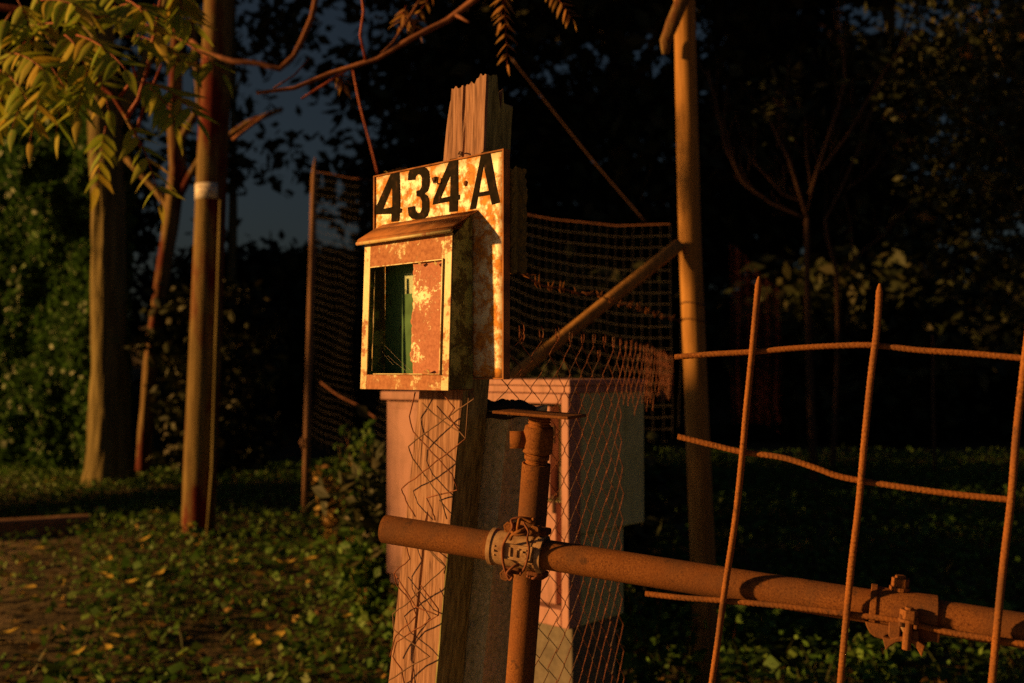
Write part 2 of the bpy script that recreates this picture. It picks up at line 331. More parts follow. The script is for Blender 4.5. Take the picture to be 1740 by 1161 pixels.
# ------------------------------------------------------------------ trees
def trunk_tube(mb, pts, rads, seg=12, rough=.08, fr=6, ridge=0):
    P_ = []; Rr = []
    for i in range(len(pts) - 1):
        a, b = Vector(pts[i]), Vector(pts[i + 1]); k = max(2, int((b - a).length / max(.12, rads[i]) * (3 if ridge else 1)))
        for j in range(k):
            t = j / k; P_.append(a.lerp(b, t)); Rr.append(rads[i] * (1 - t) + rads[i + 1] * t)
    P_.append(Vector(pts[-1])); Rr.append(rads[-1])
    sd = random.random() * 50
    mb.tube(P_, Rr, seg, True, lambda r, L, th: r * (1 + rough * h3((math.cos(th) * 1.5, math.sin(th) * 1.5, L * fr * .15 + sd), 1.6) + rough * .5 * h3((math.cos(th) * 5, math.sin(th) * 5, L * .8 + sd), 1.3) + (ridge * (abs(h3((math.cos(th) * 9, math.sin(th) * 9, L * 2.2 + sd), 1.0)) ** .6 - .5) if ridge else 0)))
def bez(a, b, c_, n=8):
    a, b, c_ = Vector(a), Vector(b), Vector(c_); return [a * (1 - t) ** 2 + b * 2 * t * (1 - t) + c_ * t * t for t in [i / n for i in range(n + 1)]]
def leafy_tree(name, label, cat, base, H, rad, crown_z0, crown_r, n_clump, n_leaf, lsize, group=None, mat='dark_leaf', conic=False, seed=1):
    rs = random.Random(seed); rg = np.random.default_rng(seed); b = Vector((base[0], base[1], gz(base[0], base[1]) - .05))
    t = thing(name, label, cat, b, group); tb = MB(); top = b + Vector((rs.uniform(-.4, .4), rs.uniform(-.4, .4), H * .9))
    trunk_tube(tb, [b, b.lerp(top, .4) + Vector((rs.uniform(-.2, .2), 0, 0)), top], [rad, rad * .75, rad * .15], 9)
    cl = []
    for i in range(n_clump):
        u = rs.random(); z = crown_z0 + (H - crown_z0) * u
        rr = crown_r * ((1 - u) * .95 + .06 if conic else math.sqrt(max(.05, 1 - (2 * u - 1) ** 2)) * (.6 + .5 * rs.random()))
        a = rs.random() * 6.283; q = rr * math.sqrt(rs.random()) ; q = rr * (.35 + .65 * rs.random())
        cpt = b + Vector((math.cos(a) * q, math.sin(a) * q, z)); cl.append(cpt)
        s0 = b.lerp(top, min(.95, max(.15, (z - H * .12) / H)))
        if i % 3 == 0: tb.tube(bez(s0, s0.lerp(cpt, .5) + Vector((0, 0, .1)), cpt, 4), [rad * .28, rad * .2, rad * .14, rad * .08, rad * .03], 5)
    tb.build('trunk', M['bark'], t, True)
    k = rg.integers(0, len(cl), n_leaf); cc = np.array([tuple(x) for x in cl]); sig = crown_r * (.16 if not conic else .14)
    pts = cc[k] + rg.normal(size=(n_leaf, 3)) * sig * np.array([1.15, 1.15, .6])
    v, f = leaf_cloud(pts, lsize * (.6 + .8 * rg.random(n_leaf)), up=.25, asp=.55, rg=rg)
    cr = npmesh('crown', v, f, M[mat], t); cr['kind'] = 'stuff'; return t
gb = 'dark trees behind the wire net'
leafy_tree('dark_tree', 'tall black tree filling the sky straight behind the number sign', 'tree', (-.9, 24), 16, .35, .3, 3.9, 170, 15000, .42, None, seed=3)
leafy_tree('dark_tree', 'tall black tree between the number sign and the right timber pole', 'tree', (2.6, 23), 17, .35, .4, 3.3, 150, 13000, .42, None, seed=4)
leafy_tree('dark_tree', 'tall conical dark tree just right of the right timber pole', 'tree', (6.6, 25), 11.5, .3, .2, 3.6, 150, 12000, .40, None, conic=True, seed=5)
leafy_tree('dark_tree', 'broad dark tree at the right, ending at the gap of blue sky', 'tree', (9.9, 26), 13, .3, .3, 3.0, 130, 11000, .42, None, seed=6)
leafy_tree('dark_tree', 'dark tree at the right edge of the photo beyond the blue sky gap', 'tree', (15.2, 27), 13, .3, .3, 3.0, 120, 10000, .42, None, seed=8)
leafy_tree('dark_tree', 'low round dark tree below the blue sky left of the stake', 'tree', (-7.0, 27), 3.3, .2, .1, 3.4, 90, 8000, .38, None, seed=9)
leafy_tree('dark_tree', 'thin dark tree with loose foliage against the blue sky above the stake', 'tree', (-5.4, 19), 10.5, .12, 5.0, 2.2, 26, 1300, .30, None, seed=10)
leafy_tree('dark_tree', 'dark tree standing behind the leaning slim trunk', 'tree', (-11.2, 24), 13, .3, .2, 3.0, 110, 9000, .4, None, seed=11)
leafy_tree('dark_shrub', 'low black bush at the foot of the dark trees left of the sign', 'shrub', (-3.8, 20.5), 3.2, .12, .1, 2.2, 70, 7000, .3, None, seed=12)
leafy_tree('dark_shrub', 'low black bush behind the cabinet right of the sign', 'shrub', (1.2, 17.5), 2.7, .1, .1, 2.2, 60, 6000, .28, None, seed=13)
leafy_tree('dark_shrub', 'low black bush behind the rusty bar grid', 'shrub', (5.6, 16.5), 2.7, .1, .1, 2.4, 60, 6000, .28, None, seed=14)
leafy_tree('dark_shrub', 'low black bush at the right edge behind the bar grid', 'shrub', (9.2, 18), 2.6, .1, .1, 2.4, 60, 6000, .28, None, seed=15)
# unseen trees added outside the left of the frame to shade the ground behind the net
wb = [(-8.3, 9.05), (-10.3, 8.1), (-11.0, 18.2), (-14, 18.6), (-17.5, 18.4), (-21, 19), (-14.5, 24.5), (-19, 24), (-25, 20.5), (-24, 26)]
for i, (x, y) in enumerate(wb):
    wide = (1.2, .7)[i] if i < 2 else 3.3
    leafy_tree('shade_tree', 'dense dark tree added unseen beyond the left edge for shade', 'tree', (x, y), 13.5 if i > 1 else 9, .32 if i > 1 else .12, .1, wide, 130, 7500 if i > 1 else 8000, .62 if i > 1 else .3, 'unseen trees added beyond the left edge for shade', seed=30 + i)
leafy_tree('dark_shrub', 'low black bush in the dark between the labelled pole and the stake', 'shrub', (-3.35, 11.4), 2.3, .04, .1, .8, 40, 4500, .12, None, seed=51)
for i, (x, y) in enumerate(((.05, 5.0), (.0, 6.3), (.1, 7.7), (-.1, 9.2), (.0, 10.6))):  # hidden clumps added to shade the ground at the right
    leafy_tree('shade_bramble', ('nearest', 'second', 'third', 'fourth', 'farthest')[i] + ' of the dark brambles added out of sight behind the cabinet for shade', 'shrub', (x, y), 1.12 + .06 * i, .02, .05, .74, 60, 11000, .085, 'hidden brambles added behind the cabinet for shade', 'dark_leaf', seed=60 + i)
# hedge at the left
hb = Vector((-6.8, 13.0, 0)); hd = thing('hedge', 'tall dense ivy green hedge at the left edge behind the trunks', 'hedge', hb)
n = 75000; u = rng.random(n) ** 1.4; X = -5.0 - 6.9 * u; Y = 12.3 + 3.6 * u; Z = 4.9 * rng.random(n) ** .9
nn_ = np.array([h3((a, b, 0), .9) + .5 * h3((a, b, 5), 2.4) for a, b in zip(X, Z)])
dep = rng.random(n) ** 1.5 * .8
pts = np.stack([X + .12 * nn_, Y - .5 * nn_ + dep, Z], 1); pts[:, 0] -= 0
v, f = leaf_cloud(pts, .075 + .06 * rng.random(n), up=.2, asp=.85, droop=.3); npmesh('foliage', v, f, M['hedge_leaf'], hd)['kind'] = 'stuff'
mb = MB()

# trunks at the left
def px_path(pts): return [P(a, b, d) for a, b, d in pts]
d = 11.2
t = thing('tree', 'thick pale barked tree trunk in front of the hedge at the left', 'tree', P(187, 826, d)); mb = MB()
w = d / F
trunk_tube(mb, px_path([(187, 838, d), (187, 800, d), (187, 740, d), (186, 640, d), (184, 500, d), (184, 340, d), (176, 180, d), (166, 20, d), (160, -120, d)]), [50 * w, 40 * w, 33 * w, 30 * w, 28 * w, 26 * w, 25 * w, 23 * w, 20 * w], 72, .13, 5, .13)
mb.build('trunk', M['bark'], t, True)
mb = MB(); trunk_tube(mb, px_path([(182, 230, d), (232, 150, d), (280, 20, d + .4), (300, -100, d + .6)]), [13 * w, 11 * w, 9 * w, 7 * w], 10); mb.build('limb', M['bark'], t, True)
d = 11.9; w = d / F
t = thing('tree', 'slim leaning tree trunk with a forked top, between the thick trunk and the labelled pole', 'tree', P(245, 778, d)); mb = MB()
trunk_tube(mb, px_path([(243, 800, d), (247, 740, d), (256, 620, d), (272, 500, d), (290, 380, d), (303, 290, d), (296, 200, d), (300, 90, d), (306, -80, d)]), [12 * w, 12 * w, 12 * w, 12 * w, 13 * w, 14 * w, 12 * w, 10 * w, 8 * w], 24, .12, 6, .08)
mb.build('trunk', M['bark_red'], t, True)
for i, pp in enumerate([[(302, 340, d), (322, 300, d - .1), (345, 262, d - .2), (420, 210, d - .3), (480, 185, d - .4)], [(300, 250, d), (340, 180, d - .2), (330, 60, d - .3), (324, -60, d - .4)], [(296, 365, d), (262, 320, d + .2), (215, 270, d + .3)]]):
    mb = MB(); trunk_tube(mb, px_path(pp), [7 * w, 6 * w, 5.5 * w, 5 * w, 3.5 * w][:len(pp)], 8); mb.build('limb', M['bark_red'], t, True)

# utility pole with label plate and cable conduit
d = 7.55; w = d / F
up = thing('utility_pole', 'thick reddish timber utility pole carrying a small white plate', 'pole', P(338, 922, d)); mb = MB()
trunk_tube(mb, px_path([(336, 935, d), (340, 800, d), (347, 640, d), (353, 480, d), (359, 320, d), (366, 160, d), (372, 0, d), (377, -130, d)]), [28 * w, 27.5 * w, 27 * w, 26 * w, 25.5 * w, 25 * w, 24 * w, 23 * w], 24, .02, 2)
mb.build('pole_shaft', M['upole'], up, True)
mb = MB(); mb.tube(px_path([(352, 915, d - .12), (361, 800, d - .12), (366, 640, d - .115), (371, 480, d - .11), (375, 340, d - .105)]), 3.2 * w, 8); mb.build('cable_conduit', M['bark'], up, True)
M['label'] = simple('white_label', [(.3, (.6, .56, .5)), (.7, (.85, .82, .78))], 40, .6, 5, .1, .0005); mb = MB(); vv = []
for i in range(9):
    a = R(-72 + 112 * i / 8); r_ = 26.5 * w
    q = P(359, 328, d); q = q + Vector((math.sin(a) * r_, -math.cos(a) * r_, 0))
    vv += [q - UP * .058, q + UP * .058]
mb.add(vv, [(2 * i, 2 * i + 2, 2 * i + 3, 2 * i + 1) for i in range(8)])
lp = mb.build('label_plate', M['label'], up, True); sm = lp.modifiers.new('t', 'SOLIDIFY'); sm.thickness = .003
mb = MB()
for i, (a0, a1, z0) in enumerate([(-35, -18, .02), (-12, 8, .018), (14, 30, .022), (-30, -5, -.012), (2, 26, -.014)]):
    for k in range(4):
        a = R(a0 + (a1 - a0) * k / 4); a2 = R(a0 + (a1 - a0) * (k + .6) / 4); r_ = 26.5 * w + .0035; q = P(359, 328, d)
        mb.add([q + Vector((math.sin(a) * r_, -math.cos(a) * r_, z0)), q + Vector((math.sin(a2) * r_, -math.cos(a2) * r_, z0)), q + Vector((math.sin(a2) * r_, -math.cos(a2) * r_, z0 + .008)), q + Vector((math.sin(a) * r_, -math.cos(a) * r_, z0 + .008))], [(0, 1, 2, 3)])
mb.build('faded_lettering', M['rust'], lp)

# thin stake with the wire net
d = 8.3; w = d / F
t = thing('stake', 'thin pointed wooden stake holding the wire net, left of the mailbox', 'stake', P(519, 860, d)); mb = MB()
mb.tube(px_path([(519, 872, d), (523, 700, d), (527, 560, d), (531, 420, d), (534, 300, d), (535.5, 268, d)]), [6.5 * w, 6 * w, 5.8 * w, 5.8 * w, 5.5 * w, 1.2 * w], 10, True, lambda r, L, th: r * (1 + .1 * h3((th, L * 3, 1), 2)))
mb.build('shaft', M['stake'], t, True); mb = MB(); mb.tube(px_path([(514, 745, d - .03), (512, 752, d - .04), (516, 762, d - .05)]), 3 * w, 6); mb.build('knot', M['stake'], t, True)
net = thing('wire_net', 'tall thin square wire netting running from the stake behind the sign', 'fence', P(535, 860, 8.3))
top = [P(535, 292, 8.2), P(700, 318, 7.3), P(880, 362, 6.2), P(960, 375, 5.9), P(1050, 384, 5.6), P(1155, 380, 5.3)]
def along(pts, s):
    acc = 0
    for a, b in zip(pts, pts[1:]):
        L = (b - a).length
        if acc + L >= s or b is pts[-1]: return a.lerp(b, min(1, (s - acc) / L))
        acc += L
Lt = sum((b - a).length for a, b in zip(top, top[1:])); ncol = int(Lt / .062)
def netpt(i, z):
    p = along(top, i * Lt / ncol); k = z
    return Vector((p.x + .05 * k * h3((i * .12, k, 1), 2), p.y + .06 * h3((i * .1, k, 2), 2), p.z - k * (1 + .04 * h3((i * .2, k, 4), 1.5))))
for i in range(ncol + 1):
    mb = MB(); mb.tube([netpt(i, k * .25) for k in range(0, 10)], .0014, 4, False); mb.build('wire', M['net'], net)
for k in range(0, 36):
    mb = MB(); mb.tube([netpt(i, k * .062) for i in range(0, ncol + 1, 2)], .0007 if k else .0026, 4, False); mb.build('wire', M['net'] if k else M['rust_dark'], net)

# half buried timber at the left
t = P(152, 890, 8.0); a = P(-60, 903, 7.5); mb = MB(); dirn = (t - a).normalized(); side = dirn.cross(UP).normalized(); cen = (t + a) * .5
lg = []; seg_n = 12
for i in range(seg_n + 1):
    p = a.lerp(t, i / seg_n); ww = .07 * (1 + .06 * h3((i, 0, 0), 1.3))
    for sx, sz in ((-1, -.9), (1, -.9), (1, .75), (.75, 1), (-.8, 1), (-1, .8)): lg.append(p + side * ww * sx * 1.1 + UP * ww * sz)
mb.add(lg, [(i * 6 + k, i * 6 + (k + 1) % 6, i * 6 + 6 + (k + 1) % 6, i * 6 + 6 + k) for i in range(seg_n) for k in range(6)] + [(5, 4, 3, 2, 1, 0), tuple(seg_n * 6 + k for k in range(6))])
tag(mb.build('timber_beam', M['stake']), 'squared old timber beam lying on the dirt at the left edge', 'beam')

# bare slender trees at the right behind the bar grid
def px_tree(name, label, branches, mat, leaves=None):
    b0 = branches[0][0][0]; t = thing(name, label, 'tree', P(*b0))
    for i, (pts, r0, r1) in enumerate(branches):
        mb = MB(); pp = px_path(pts); n_ = len(pp); trunk_tube(mb, pp, [r0 + (r1 - r0) * k / (n_ - 1) for k in range(n_)], 7, .06)
        mb.build('trunk' if i == 0 else 'branch', mat, t, True)
        if i and r0 > .008:
            for k in range(1, n_):
                for q in range(3):
                    a = pp[k - 1].lerp(pp[k], random.random()); dr = ((pp[k] - pp[k - 1]).normalized() + Vector((random.uniform(-.9, .9), random.uniform(-.7, .7), random.uniform(0, .8)))).normalized() * random.uniform(.18, .45)
                    mb = MB(); mb.tube(bez(a, a + dr * .5 + Vector((0, 0, -.03)), a + dr + UP * .05, 5), [.004, .0035, .003, .0025, .002, .0012], 4)
                    e = a + dr * .5; d2 = (dr.normalized() + Vector((random.uniform(-.8, .8), 0, random.uniform(-.3, .8)))) * .12; mb.tube([e, e + d2], [.0022, .001], 4); mb.build('twig', mat, t, True)
    return t
M['sapling'] = wood('dim_sapling_bark', (.04, .02, .015), (.10, .055, .035), (.15, .09, .055), .4)
D = 9.2
bt = px_tree('slender_tree', 'slender bare tree spreading many thin upright branches right of the timber pole', [
    ([(1388, 905, D), (1378, 700, D), (1372, 520, D), (1371, 370, D)], .04, .026),
    ([(1371, 370, D), (1340, 270, D), (1322, 235, D), (1302, 190, D)], .02, .009),
    ([(1371, 372, D), (1310, 345, D), (1262, 310, D), (1232, 250, D), (1218, 180, D), (1202, 120, D)], .017, .008),
    ([(1275, 318, D), (1250, 280, D), (1232, 220, D), (1228, 190, D)], .012, .006),
    ([(1376, 330, D), (1400, 255, D), (1425, 180, D), (1436, 130, D), (1430, 60, D)], .022, .008),
    ([(1395, 290, D), (1440, 230, D), (1480, 160, D), (1510, 110, D), (1545, 70, D)], .016, .006),
    ([(1322, 250, D), (1326, 200, D), (1340, 150, D)], .012, .005), ([(1378, 320, D), (1370, 260, D), (1368, 200, D)], .011, .005),
    ([(1378, 350, D), (1330, 330, D), (1285, 280, D), (1265, 250, D)], .009, .004)], M['sapling'])
D = 10.5
bt2 = px_tree('slender_tree', 'second slender bare tree with a kinked stem behind the top corner of the bar grid', [
    ([(1410, 880, D), (1420, 700, D), (1424, 560, D), (1422, 465, D), (1405, 400, D), (1402, 370, D)], .03, .018),
    ([(1402, 375, D), (1430, 320, D), (1460, 250, D), (1480, 190, D), (1495, 150, D)], .016, .006),
    ([(1422, 470, D), (1450, 440, D), (1500, 400, D), (1540, 355, D), (1565, 325, D)], .014, .006),
    ([(1450, 445, D), (1446, 380, D), (1434, 330, D)], .010, .005), ([(1440, 320, D), (1470, 300, D), (1495, 270, D)], .010, .005)], M['sapling'])
D = 9.5
px_tree('dead_sapling', 'single thin grey dead stem standing between the second and third grid bars', [([(1588, 800, D), (1586, 690, D), (1585, 570, D)], .016, .010)], M['sapling'])
def foliage(parent, spots, n, size, mat, rad):
    pts = []
    for px, py, dd in spots: p = np.array(P(px, py, dd)); pts.append(p + rng.normal(size=(n, 3)) * rad)
    pts = np.concatenate(pts); v, f = leaf_cloud(pts, size * (.6 + .8 * rng.random(len(pts))), up=.3, asp=.4, droop=.3)
    o = npmesh('foliage', v, f, mat, parent); o['kind'] = 'stuff'
foliage(bt, [(1310, 160, 9), (1345, 150, 9.1), (1295, 185, 8.9), (1340, 190, 9.2), (1420, 100, 9.2), (1480, 90, 9), (1540, 70, 9.3)], 30, .10, M['dark_leaf'], .15)
foliage(bt2, [(1500, 130, 10.5), (1550, 190, 10), (1620, 160, 10), (1660, 230, 10), (1530, 240, 10), (1600, 60, 10), (1700, 100, 10), (1680, 20, 10), (1725, 180, 10), (1700, 260, 10), (1570, 330, 10), (1520, 420, 10)], 80, .12, M['dark_leaf'], .28)
foliage(bt2, [(1335, 165, 9.3), (1420, 50, 9.6), (1530, 185, 10), (1540, 245, 10), (1570, 370, 10)], 7, .12, M['rusty_leaf'], .06)
rt = px_tree('leafy_tree', 'half bare tree leaning in from the right edge with a few orange leaves', [
    ([(1790, 840, 11.3), (1775, 500, 11.3), (1765, 200, 11.3), (1760, -60, 11.3)], .10, .07),
    ([(1768, 320, 11.3), (1700, 240, 11.3), (1640, 200, 11.3), (1580, 140, 11.3)], .04, .012), ([(1764, 180, 11.3), (1700, 100, 11.3), (1660, 20, 11.3)], .035, .012),
    ([(1772, 420, 11.3), (1720, 330, 11.3), (1660, 300, 11.3)], .035, .012)], M['bark'])
foliage(rt, [(1700, 20, 11.3), (1730, 90, 11.3), (1650, 40, 11.3), (1690, 170, 11.3), (1720, 240, 11.3), (1640, 130, 11.3), (1700, 300, 11.3), (1660, 350, 11.3), (1730, 420, 11.3), (1690, 480, 11.3), (1600, 120, 11.3), (1640, 250, 11.3)], 230, .13, M['dark_leaf'], .4)
foliage(rt, [(1670, 15, 11.1), (1735, 45, 11.1), (1650, 90, 11.1), (1700, 230, 11.1), (1715, 265, 11.1), (1650, 185, 11.1)], 9, .13, M['rusty_leaf'], .08)

# red net at the right
t = thing('red_netting', 'dark red folded plastic netting hanging right of the timber pole', 'netting', P(1280, 840, 8.9))
for i in range(26):
    px = 1240 + i * 3.4; yt = 415 + max(0, i - 2) * 3.4; mb = MB(); dd = 8.9 + .12 * math.sin(i * 1.3)
    mb.tube([P(px, yt, dd), P(px + 4, yt + 90, dd + .05), P(px + 2 + 3 * math.sin(i), yt + 200, dd), P(px + 6, 720, dd)], .0028, 4, False); mb.build('strand', M['red_net'], t)
for k in range(14):
    mb = MB(); mb.tube([P(1240 + i * 8.5, 415 + i * 8.5 + k * 20 if k == 0 else 415 + i * 6 + k * 20, 8.9 + .1 * math.sin(i * 3)) for i in range(11)], .002, 4, False); mb.build('strand', M['red_net'], t)

# ------------------------------------------------------------------ right timber pole, brace, ties
D = 3.6; w = D / F
rp = thing('timber_pole', 'tall pale round timber pole right of the sign, lit at the top and dark below', 'pole', Vector((P(1196, 1000, D).x, D, 0))); mb = MB()
b0 = P(1196, 1000, D); q = P(1163, 0, D); lean = (q - b0) / (q.z - b0.z); pb = b0 - lean * b0.z
trunk_tube(mb, [pb, b0, P(1192, 900, D), P(1181, 620, D), P(1172, 400, D), P(1166, 150, D), q, P(1156, -150, D)], [22 * w, 21.5 * w, 21 * w, 19.5 * w, 19 * w, 18.5 * w, 18 * w, 17 * w], 22, .025, 3)
mb.build('pole_shaft', M['pole_wood'], rp, True)
for py, cx in ((517, 1178), (545, 1179)):
    mb = MB(); c_ = P(cx, py, D); mb.tube([c_ + Vector((math.cos(a) * 21 * w, math.sin(a) * 21 * w, .006 * math.sin(a * 2))) for a in [k * 6.283 / 20 for k in range(21)]], .0022, 5); mb.build('tie_wire', M['bolt'], rp)
mb = MB(); trunk_tube(mb, [P(1172, -60, D - .06), P(1160, 0, D - .07), P(1143, 40, D - .08), P(1131, 70, D - .06), P(1131, 92, D - .05)], [12 * w, 12 * w, 12 * w, 10 * w, 6 * w], 12, .25, 10)
tag(mb.build('broken_limb', M['bark_red'], None, True), 'broken stub of branch hanging at the top of the right timber pole', 'branch')
mb = MB(); trunk_tube(mb, [P(1154, 416, 3.56), P(1010, 530, 3.42), P(880, 634, 3.28), P(735, 752, 3.1)], [11 * w, 10.5 * w, 10 * w, 10 * w], 14, .06, 4)
tag(mb.build('brace_pole', M['pole_wood'], None, True), 'diagonal wooden brace pole leaning against the right timber pole', 'pole')

# ------------------------------------------------------------------ electrical cabinets
e1 = Vector((.74, -.6726, 0)); n1 = Vector((-.6726, -.74, 0))
cr_ = P(974, 700, 2.55); cr_.z = 0
def CB(s, z, n=0): return cr_ - e1 * s + n1 * n + UP * z
T = EYE - .02; cab = thing('electrical_cabinet', 'large pale pinkish electrical cabinet with a stepped cornice behind the chain link', 'cabinet', CB(.18, 0, -.15))
mb = MB(); mb.box(CB(.18, T - .21, -.175), e1, n1, UP, .178, .145, .19); mb.build('cabinet_body', M['cab_shade'], cab, False, .004)
mb = MB(); mb.box(CB(.18, T - .52, -.132), e1, n1, UP, .17, .10, .118); mb.build('lower_housing', M['cab_shade'], cab, False, .004)
mb = MB(); mb.box(CB(.18, (T - .64) / 2, -.115), e1, n1, UP, .16, .095, (T - .64) / 2); mb.build('plinth', M['plinth'], cab, False, .004)
mb = MB(); mb.box(CB(.18, T - .008, -.150), e1, n1, UP, .186, .172, .008); mb.box(CB(.18, T - .026, -.153), e1, n1, UP, .182, .168, .0095); mb.build('cornice', M['cab'], cab, False, .003)
mb = MB()
for s_, hw in ((.012, .012), (.348, .012)): mb.box(CB(s_, T - .335, -.006), e1, n1, UP, hw, .0255, .298)
mb.box(CB(.18, T - .050, -.006), e1, n1, UP, .155, .0255, .013); mb.box(CB(.18, T - .61, -.006), e1, n1, UP, .155, .0255, .022); mb.build('front_frame', M['cab'], cab, False, .003)
mb = MB(); mb.box(CB(.20, T - .19, -.010), e1, n1, UP, .130, .019, .120); db = mb.build('door', M['cab'], cab, False, .004)
mb = MB(); mb.box(CB(.19, T - .45, -.010), e1, n1, UP, .140, .019, .130); mb.build('door', M['cab'], cab, False, .004)
mb = MB(); mb.box(CB(.045, T - .27, -.020), e1, n1, UP, .012, .010, .045); mb.build('door_handle', M['bolt'], db, False, .003)
for z_ in (.12, .30): mb = MB(); mb.tube([CB(.058, T - z_, .008), CB(.058, T - z_ - .045, .008)], .005, 8); mb.build('hinge', M['bolt'], db)
t2 = P(655, 800, 3.0); t2.z = 0
ex = Vector((.82, -.5724, 0)); ey = Vector((-.5724, -.82, 0))
def CC(s, z, n=0): return t2 + ex * s + ey * n + UP * z
T2 = EYE - .065
mc = thing('meter_box', 'smaller pale meter box standing left of the large cabinet behind the timber post', 'cabinet', CC(.12, 0, -.08))
mb = MB(); mb.box(CC(.12, T2 - .28, -.08), ex, ey, UP, .118, .08, .26); mb.build('housing', M['cab'], mc, False, .006)
mb = MB(); mb.box(CC(.125, T2 - .006, -.075), ex, ey, UP, .13, .095, .013); mb.build('lid', M['cab'], mc, False, .004)
mb = MB(); mb.box(CC(.125, T2 - .28, .003), ex, ey, UP, .10, .004, .235); mb.build('door', M['cab'], mc, False, .003)
mb = MB(); mb.box(CC(.12, T2 - .555, -.08), ex, ey, UP, .110, .07, .014); mb.build('base_rim', M['cab'], mc, False, .003)
mb = MB(); mb.box(CC(.17, (T2 - .57) / 2, -.08), ex, ey, UP, .03, .03, (T2 - .57) / 2); mb.build('leg', M['plinth'], mc)

# ------------------------------------------------------------------ chain link fence
Pth = []
for a, b, c_ in (((-.03, 1.66), (.09, 1.76), (.20, 2.02)), ((.20, 2.02), (.34, 2.35), (.57, 3.50))):
    seg = bez((*a, 0), (*b, 0), (*c_, 0), 16); Pth += seg if not Pth else seg[1:]
cl = thing('chain_link_fence', 'rusty chain link fence running back from the posts to the right timber pole', 'fence', Pth[0] * 1)
Lf = sum((b - a).length for a, b in zip(Pth, Pth[1:])); A = .0275; Hs = .0275; nw = int(Lf / A)
def fpt(s, z): p = along(Pth, max(0, min(Lf, s))); return Vector((p.x + .012 * h3((s * 4, z * 4, 0), 1), p.y + .02 * h3((s * 3, z * 3, 4), 1), z))
for i in range(nw):
    ztop = EYE + .055 - .03 * (i / nw) + .012 * h3((i * .7, 0, 0), 1); pts = []; k = 0; z = ztop
    drop = int(2.5 * max(0, h3((i * .35, 8, 0), 1)))
    z -= drop * Hs; k += drop; x0 = i * A
    # end knuckle
    xe = x0 + (A if (k + i) % 2 else 0)
    for q in range(7): th = q / 6 * 5.2; pts.append(fpt(xe + .007 * math.sin(th), z + .014 + .011 * math.cos(th)))
    q_ = fpt(x0, 1.3); pxx = 870 + q_.x / q_.y * F; zmin = .06 if pxx < 1055 else EYE - .07 - .03 * random.random()
    while z > zmin:
        xx = x0 + (A if (k + i) % 2 else 0); s_ = 1 if (k + i) % 2 else -1
        pts.append(fpt(xx - s_ * .004, z + .006) + Vector((0, -.003, 0))); pts.append(fpt(xx + s_ * .0015, z) + Vector((0, .001, 0))); pts.append(fpt(xx - s_ * .004, z - .006) + Vector((0, .003, 0)))
        k += 1; z -= Hs
    mb = MB(); mb.tube(pts, .00085, 4, False); mb.build('wire', M['wire'] if i % 4 else M['wire_dark'], cl)
# line wire and barbed wire
bw = thing('barbed_wire', 'rusty barbed wire strand stretched above the chain link fence', 'barbed wire', P(880, 465, 1.75))
bp = [P(862, 458, 1.66), P(905, 476, 1.9), P(960, 492, 2.2), P(1020, 505, 2.5), P(1080, 522, 2.9), P(1130, 540, 3.3), P(1160, 546, 3.5)]
Lb = sum((b - a).length for a, b in zip(bp, bp[1:])); NB = 90
for ph in (0, math.pi):
    mb = MB(); mb.tube([along(bp, Lb * k / NB) + Vector((0, math.cos(k * .9 + ph) * .0016, math.sin(k * .9 + ph) * .0016 + .01 * h3((k * .06, 0, 0), 1.5))) for k in range(NB + 1)], .0011, 4, False); mb.build('strand', M['wire'], bw)
for k in range(17):
    s_ = .05 + (Lb - .08) * (k / 16); p = along(bp, s_); p.z += .01 * h3((s_ / Lb * NB * .06, 0, 0), 1.5); mb = MB()
    for j in range(2):
        a = random.uniform(0, 3.1); v_ = Vector((math.cos(a) * .45 + .2, .3 * random.uniform(-1, 1), math.sin(a))).normalized() * random.uniform(.011, .016)
        tw = Vector((.006 * (j - .5), 0, 0)); mb.tube([p + tw + v_, p + tw + v_ * .2, p + tw * 1.5 - v_ * .2, p + tw * 1.4 - v_ * .9 + Vector((.004, 0, .002))], [.0006, .0013, .0013, .0006], 5)
    mb.tube([p + Vector((-.005, 0, 0)), p + Vector((.005, 0, -.001))], .0032, 7); mb.build('barb', M['rust_orange'], bw)

# ------------------------------------------------------------------ timber post with sign and mailbox
def lofted(fn, rings, per, name, mat, parent, capfn=None):
    vv = [fn(i / (rings - 1), k / per) for i in range(rings) for k in range(per)]
    ff = [(i * per + k, i * per + (k + 1) % per, (i + 1) * per + (k + 1) % per, (i + 1) * per + k) for i in range(rings - 1) for k in range(per)]
    top = sum(((v) for v in vv[-per:]), Vector()) / per; n0 = len(vv)
    # inner top rings so that the broken end has relief
    for q, sc_ in enumerate((.72, .4)):
        for k in range(per):
            v = vv[(rings - 1) * per + k]; p = top.lerp(v, sc_); p.z = v.z * .5 + top.z * .5 + .010 * h3(p, 90) - .004 * (q + 1); vv.append(p)
    o1 = (rings - 1) * per
    for a, b in ((o1, n0), (n0, n0 + per)):
        ff += [(a + k, a + (k + 1) % per, b + (k + 1) % per, b + k) for k in range(per)]
    ff.append(tuple(n0 + per + k for k in range(per)))
    mb = MB(); mb.add(vv, ff); return mb.build(name, mat, parent, False)
def rect_uv(u, w_, d_):
    """u 0..1 round a rectangle w_ x d_, returns (x,y) with small chamfers; starts front left"""
    per = 2 * (w_ + d_); t = u * per
    if t < w_: return t, 0.0, 0
    t -= w_
    if t < d_: return w_, -t, 1
    t -= d_
    if t < w_: return w_ - t, -d_, 2
    return 0.0, -(d_ - (t - w_)), 3
post = thing('timber_post', 'weathered grey timber post with a broken mossy top carrying the sign and mailbox', 'post', Vector((PL(.25, 0, -.04).x, PL(.25, 0, -.04).y, 0)))
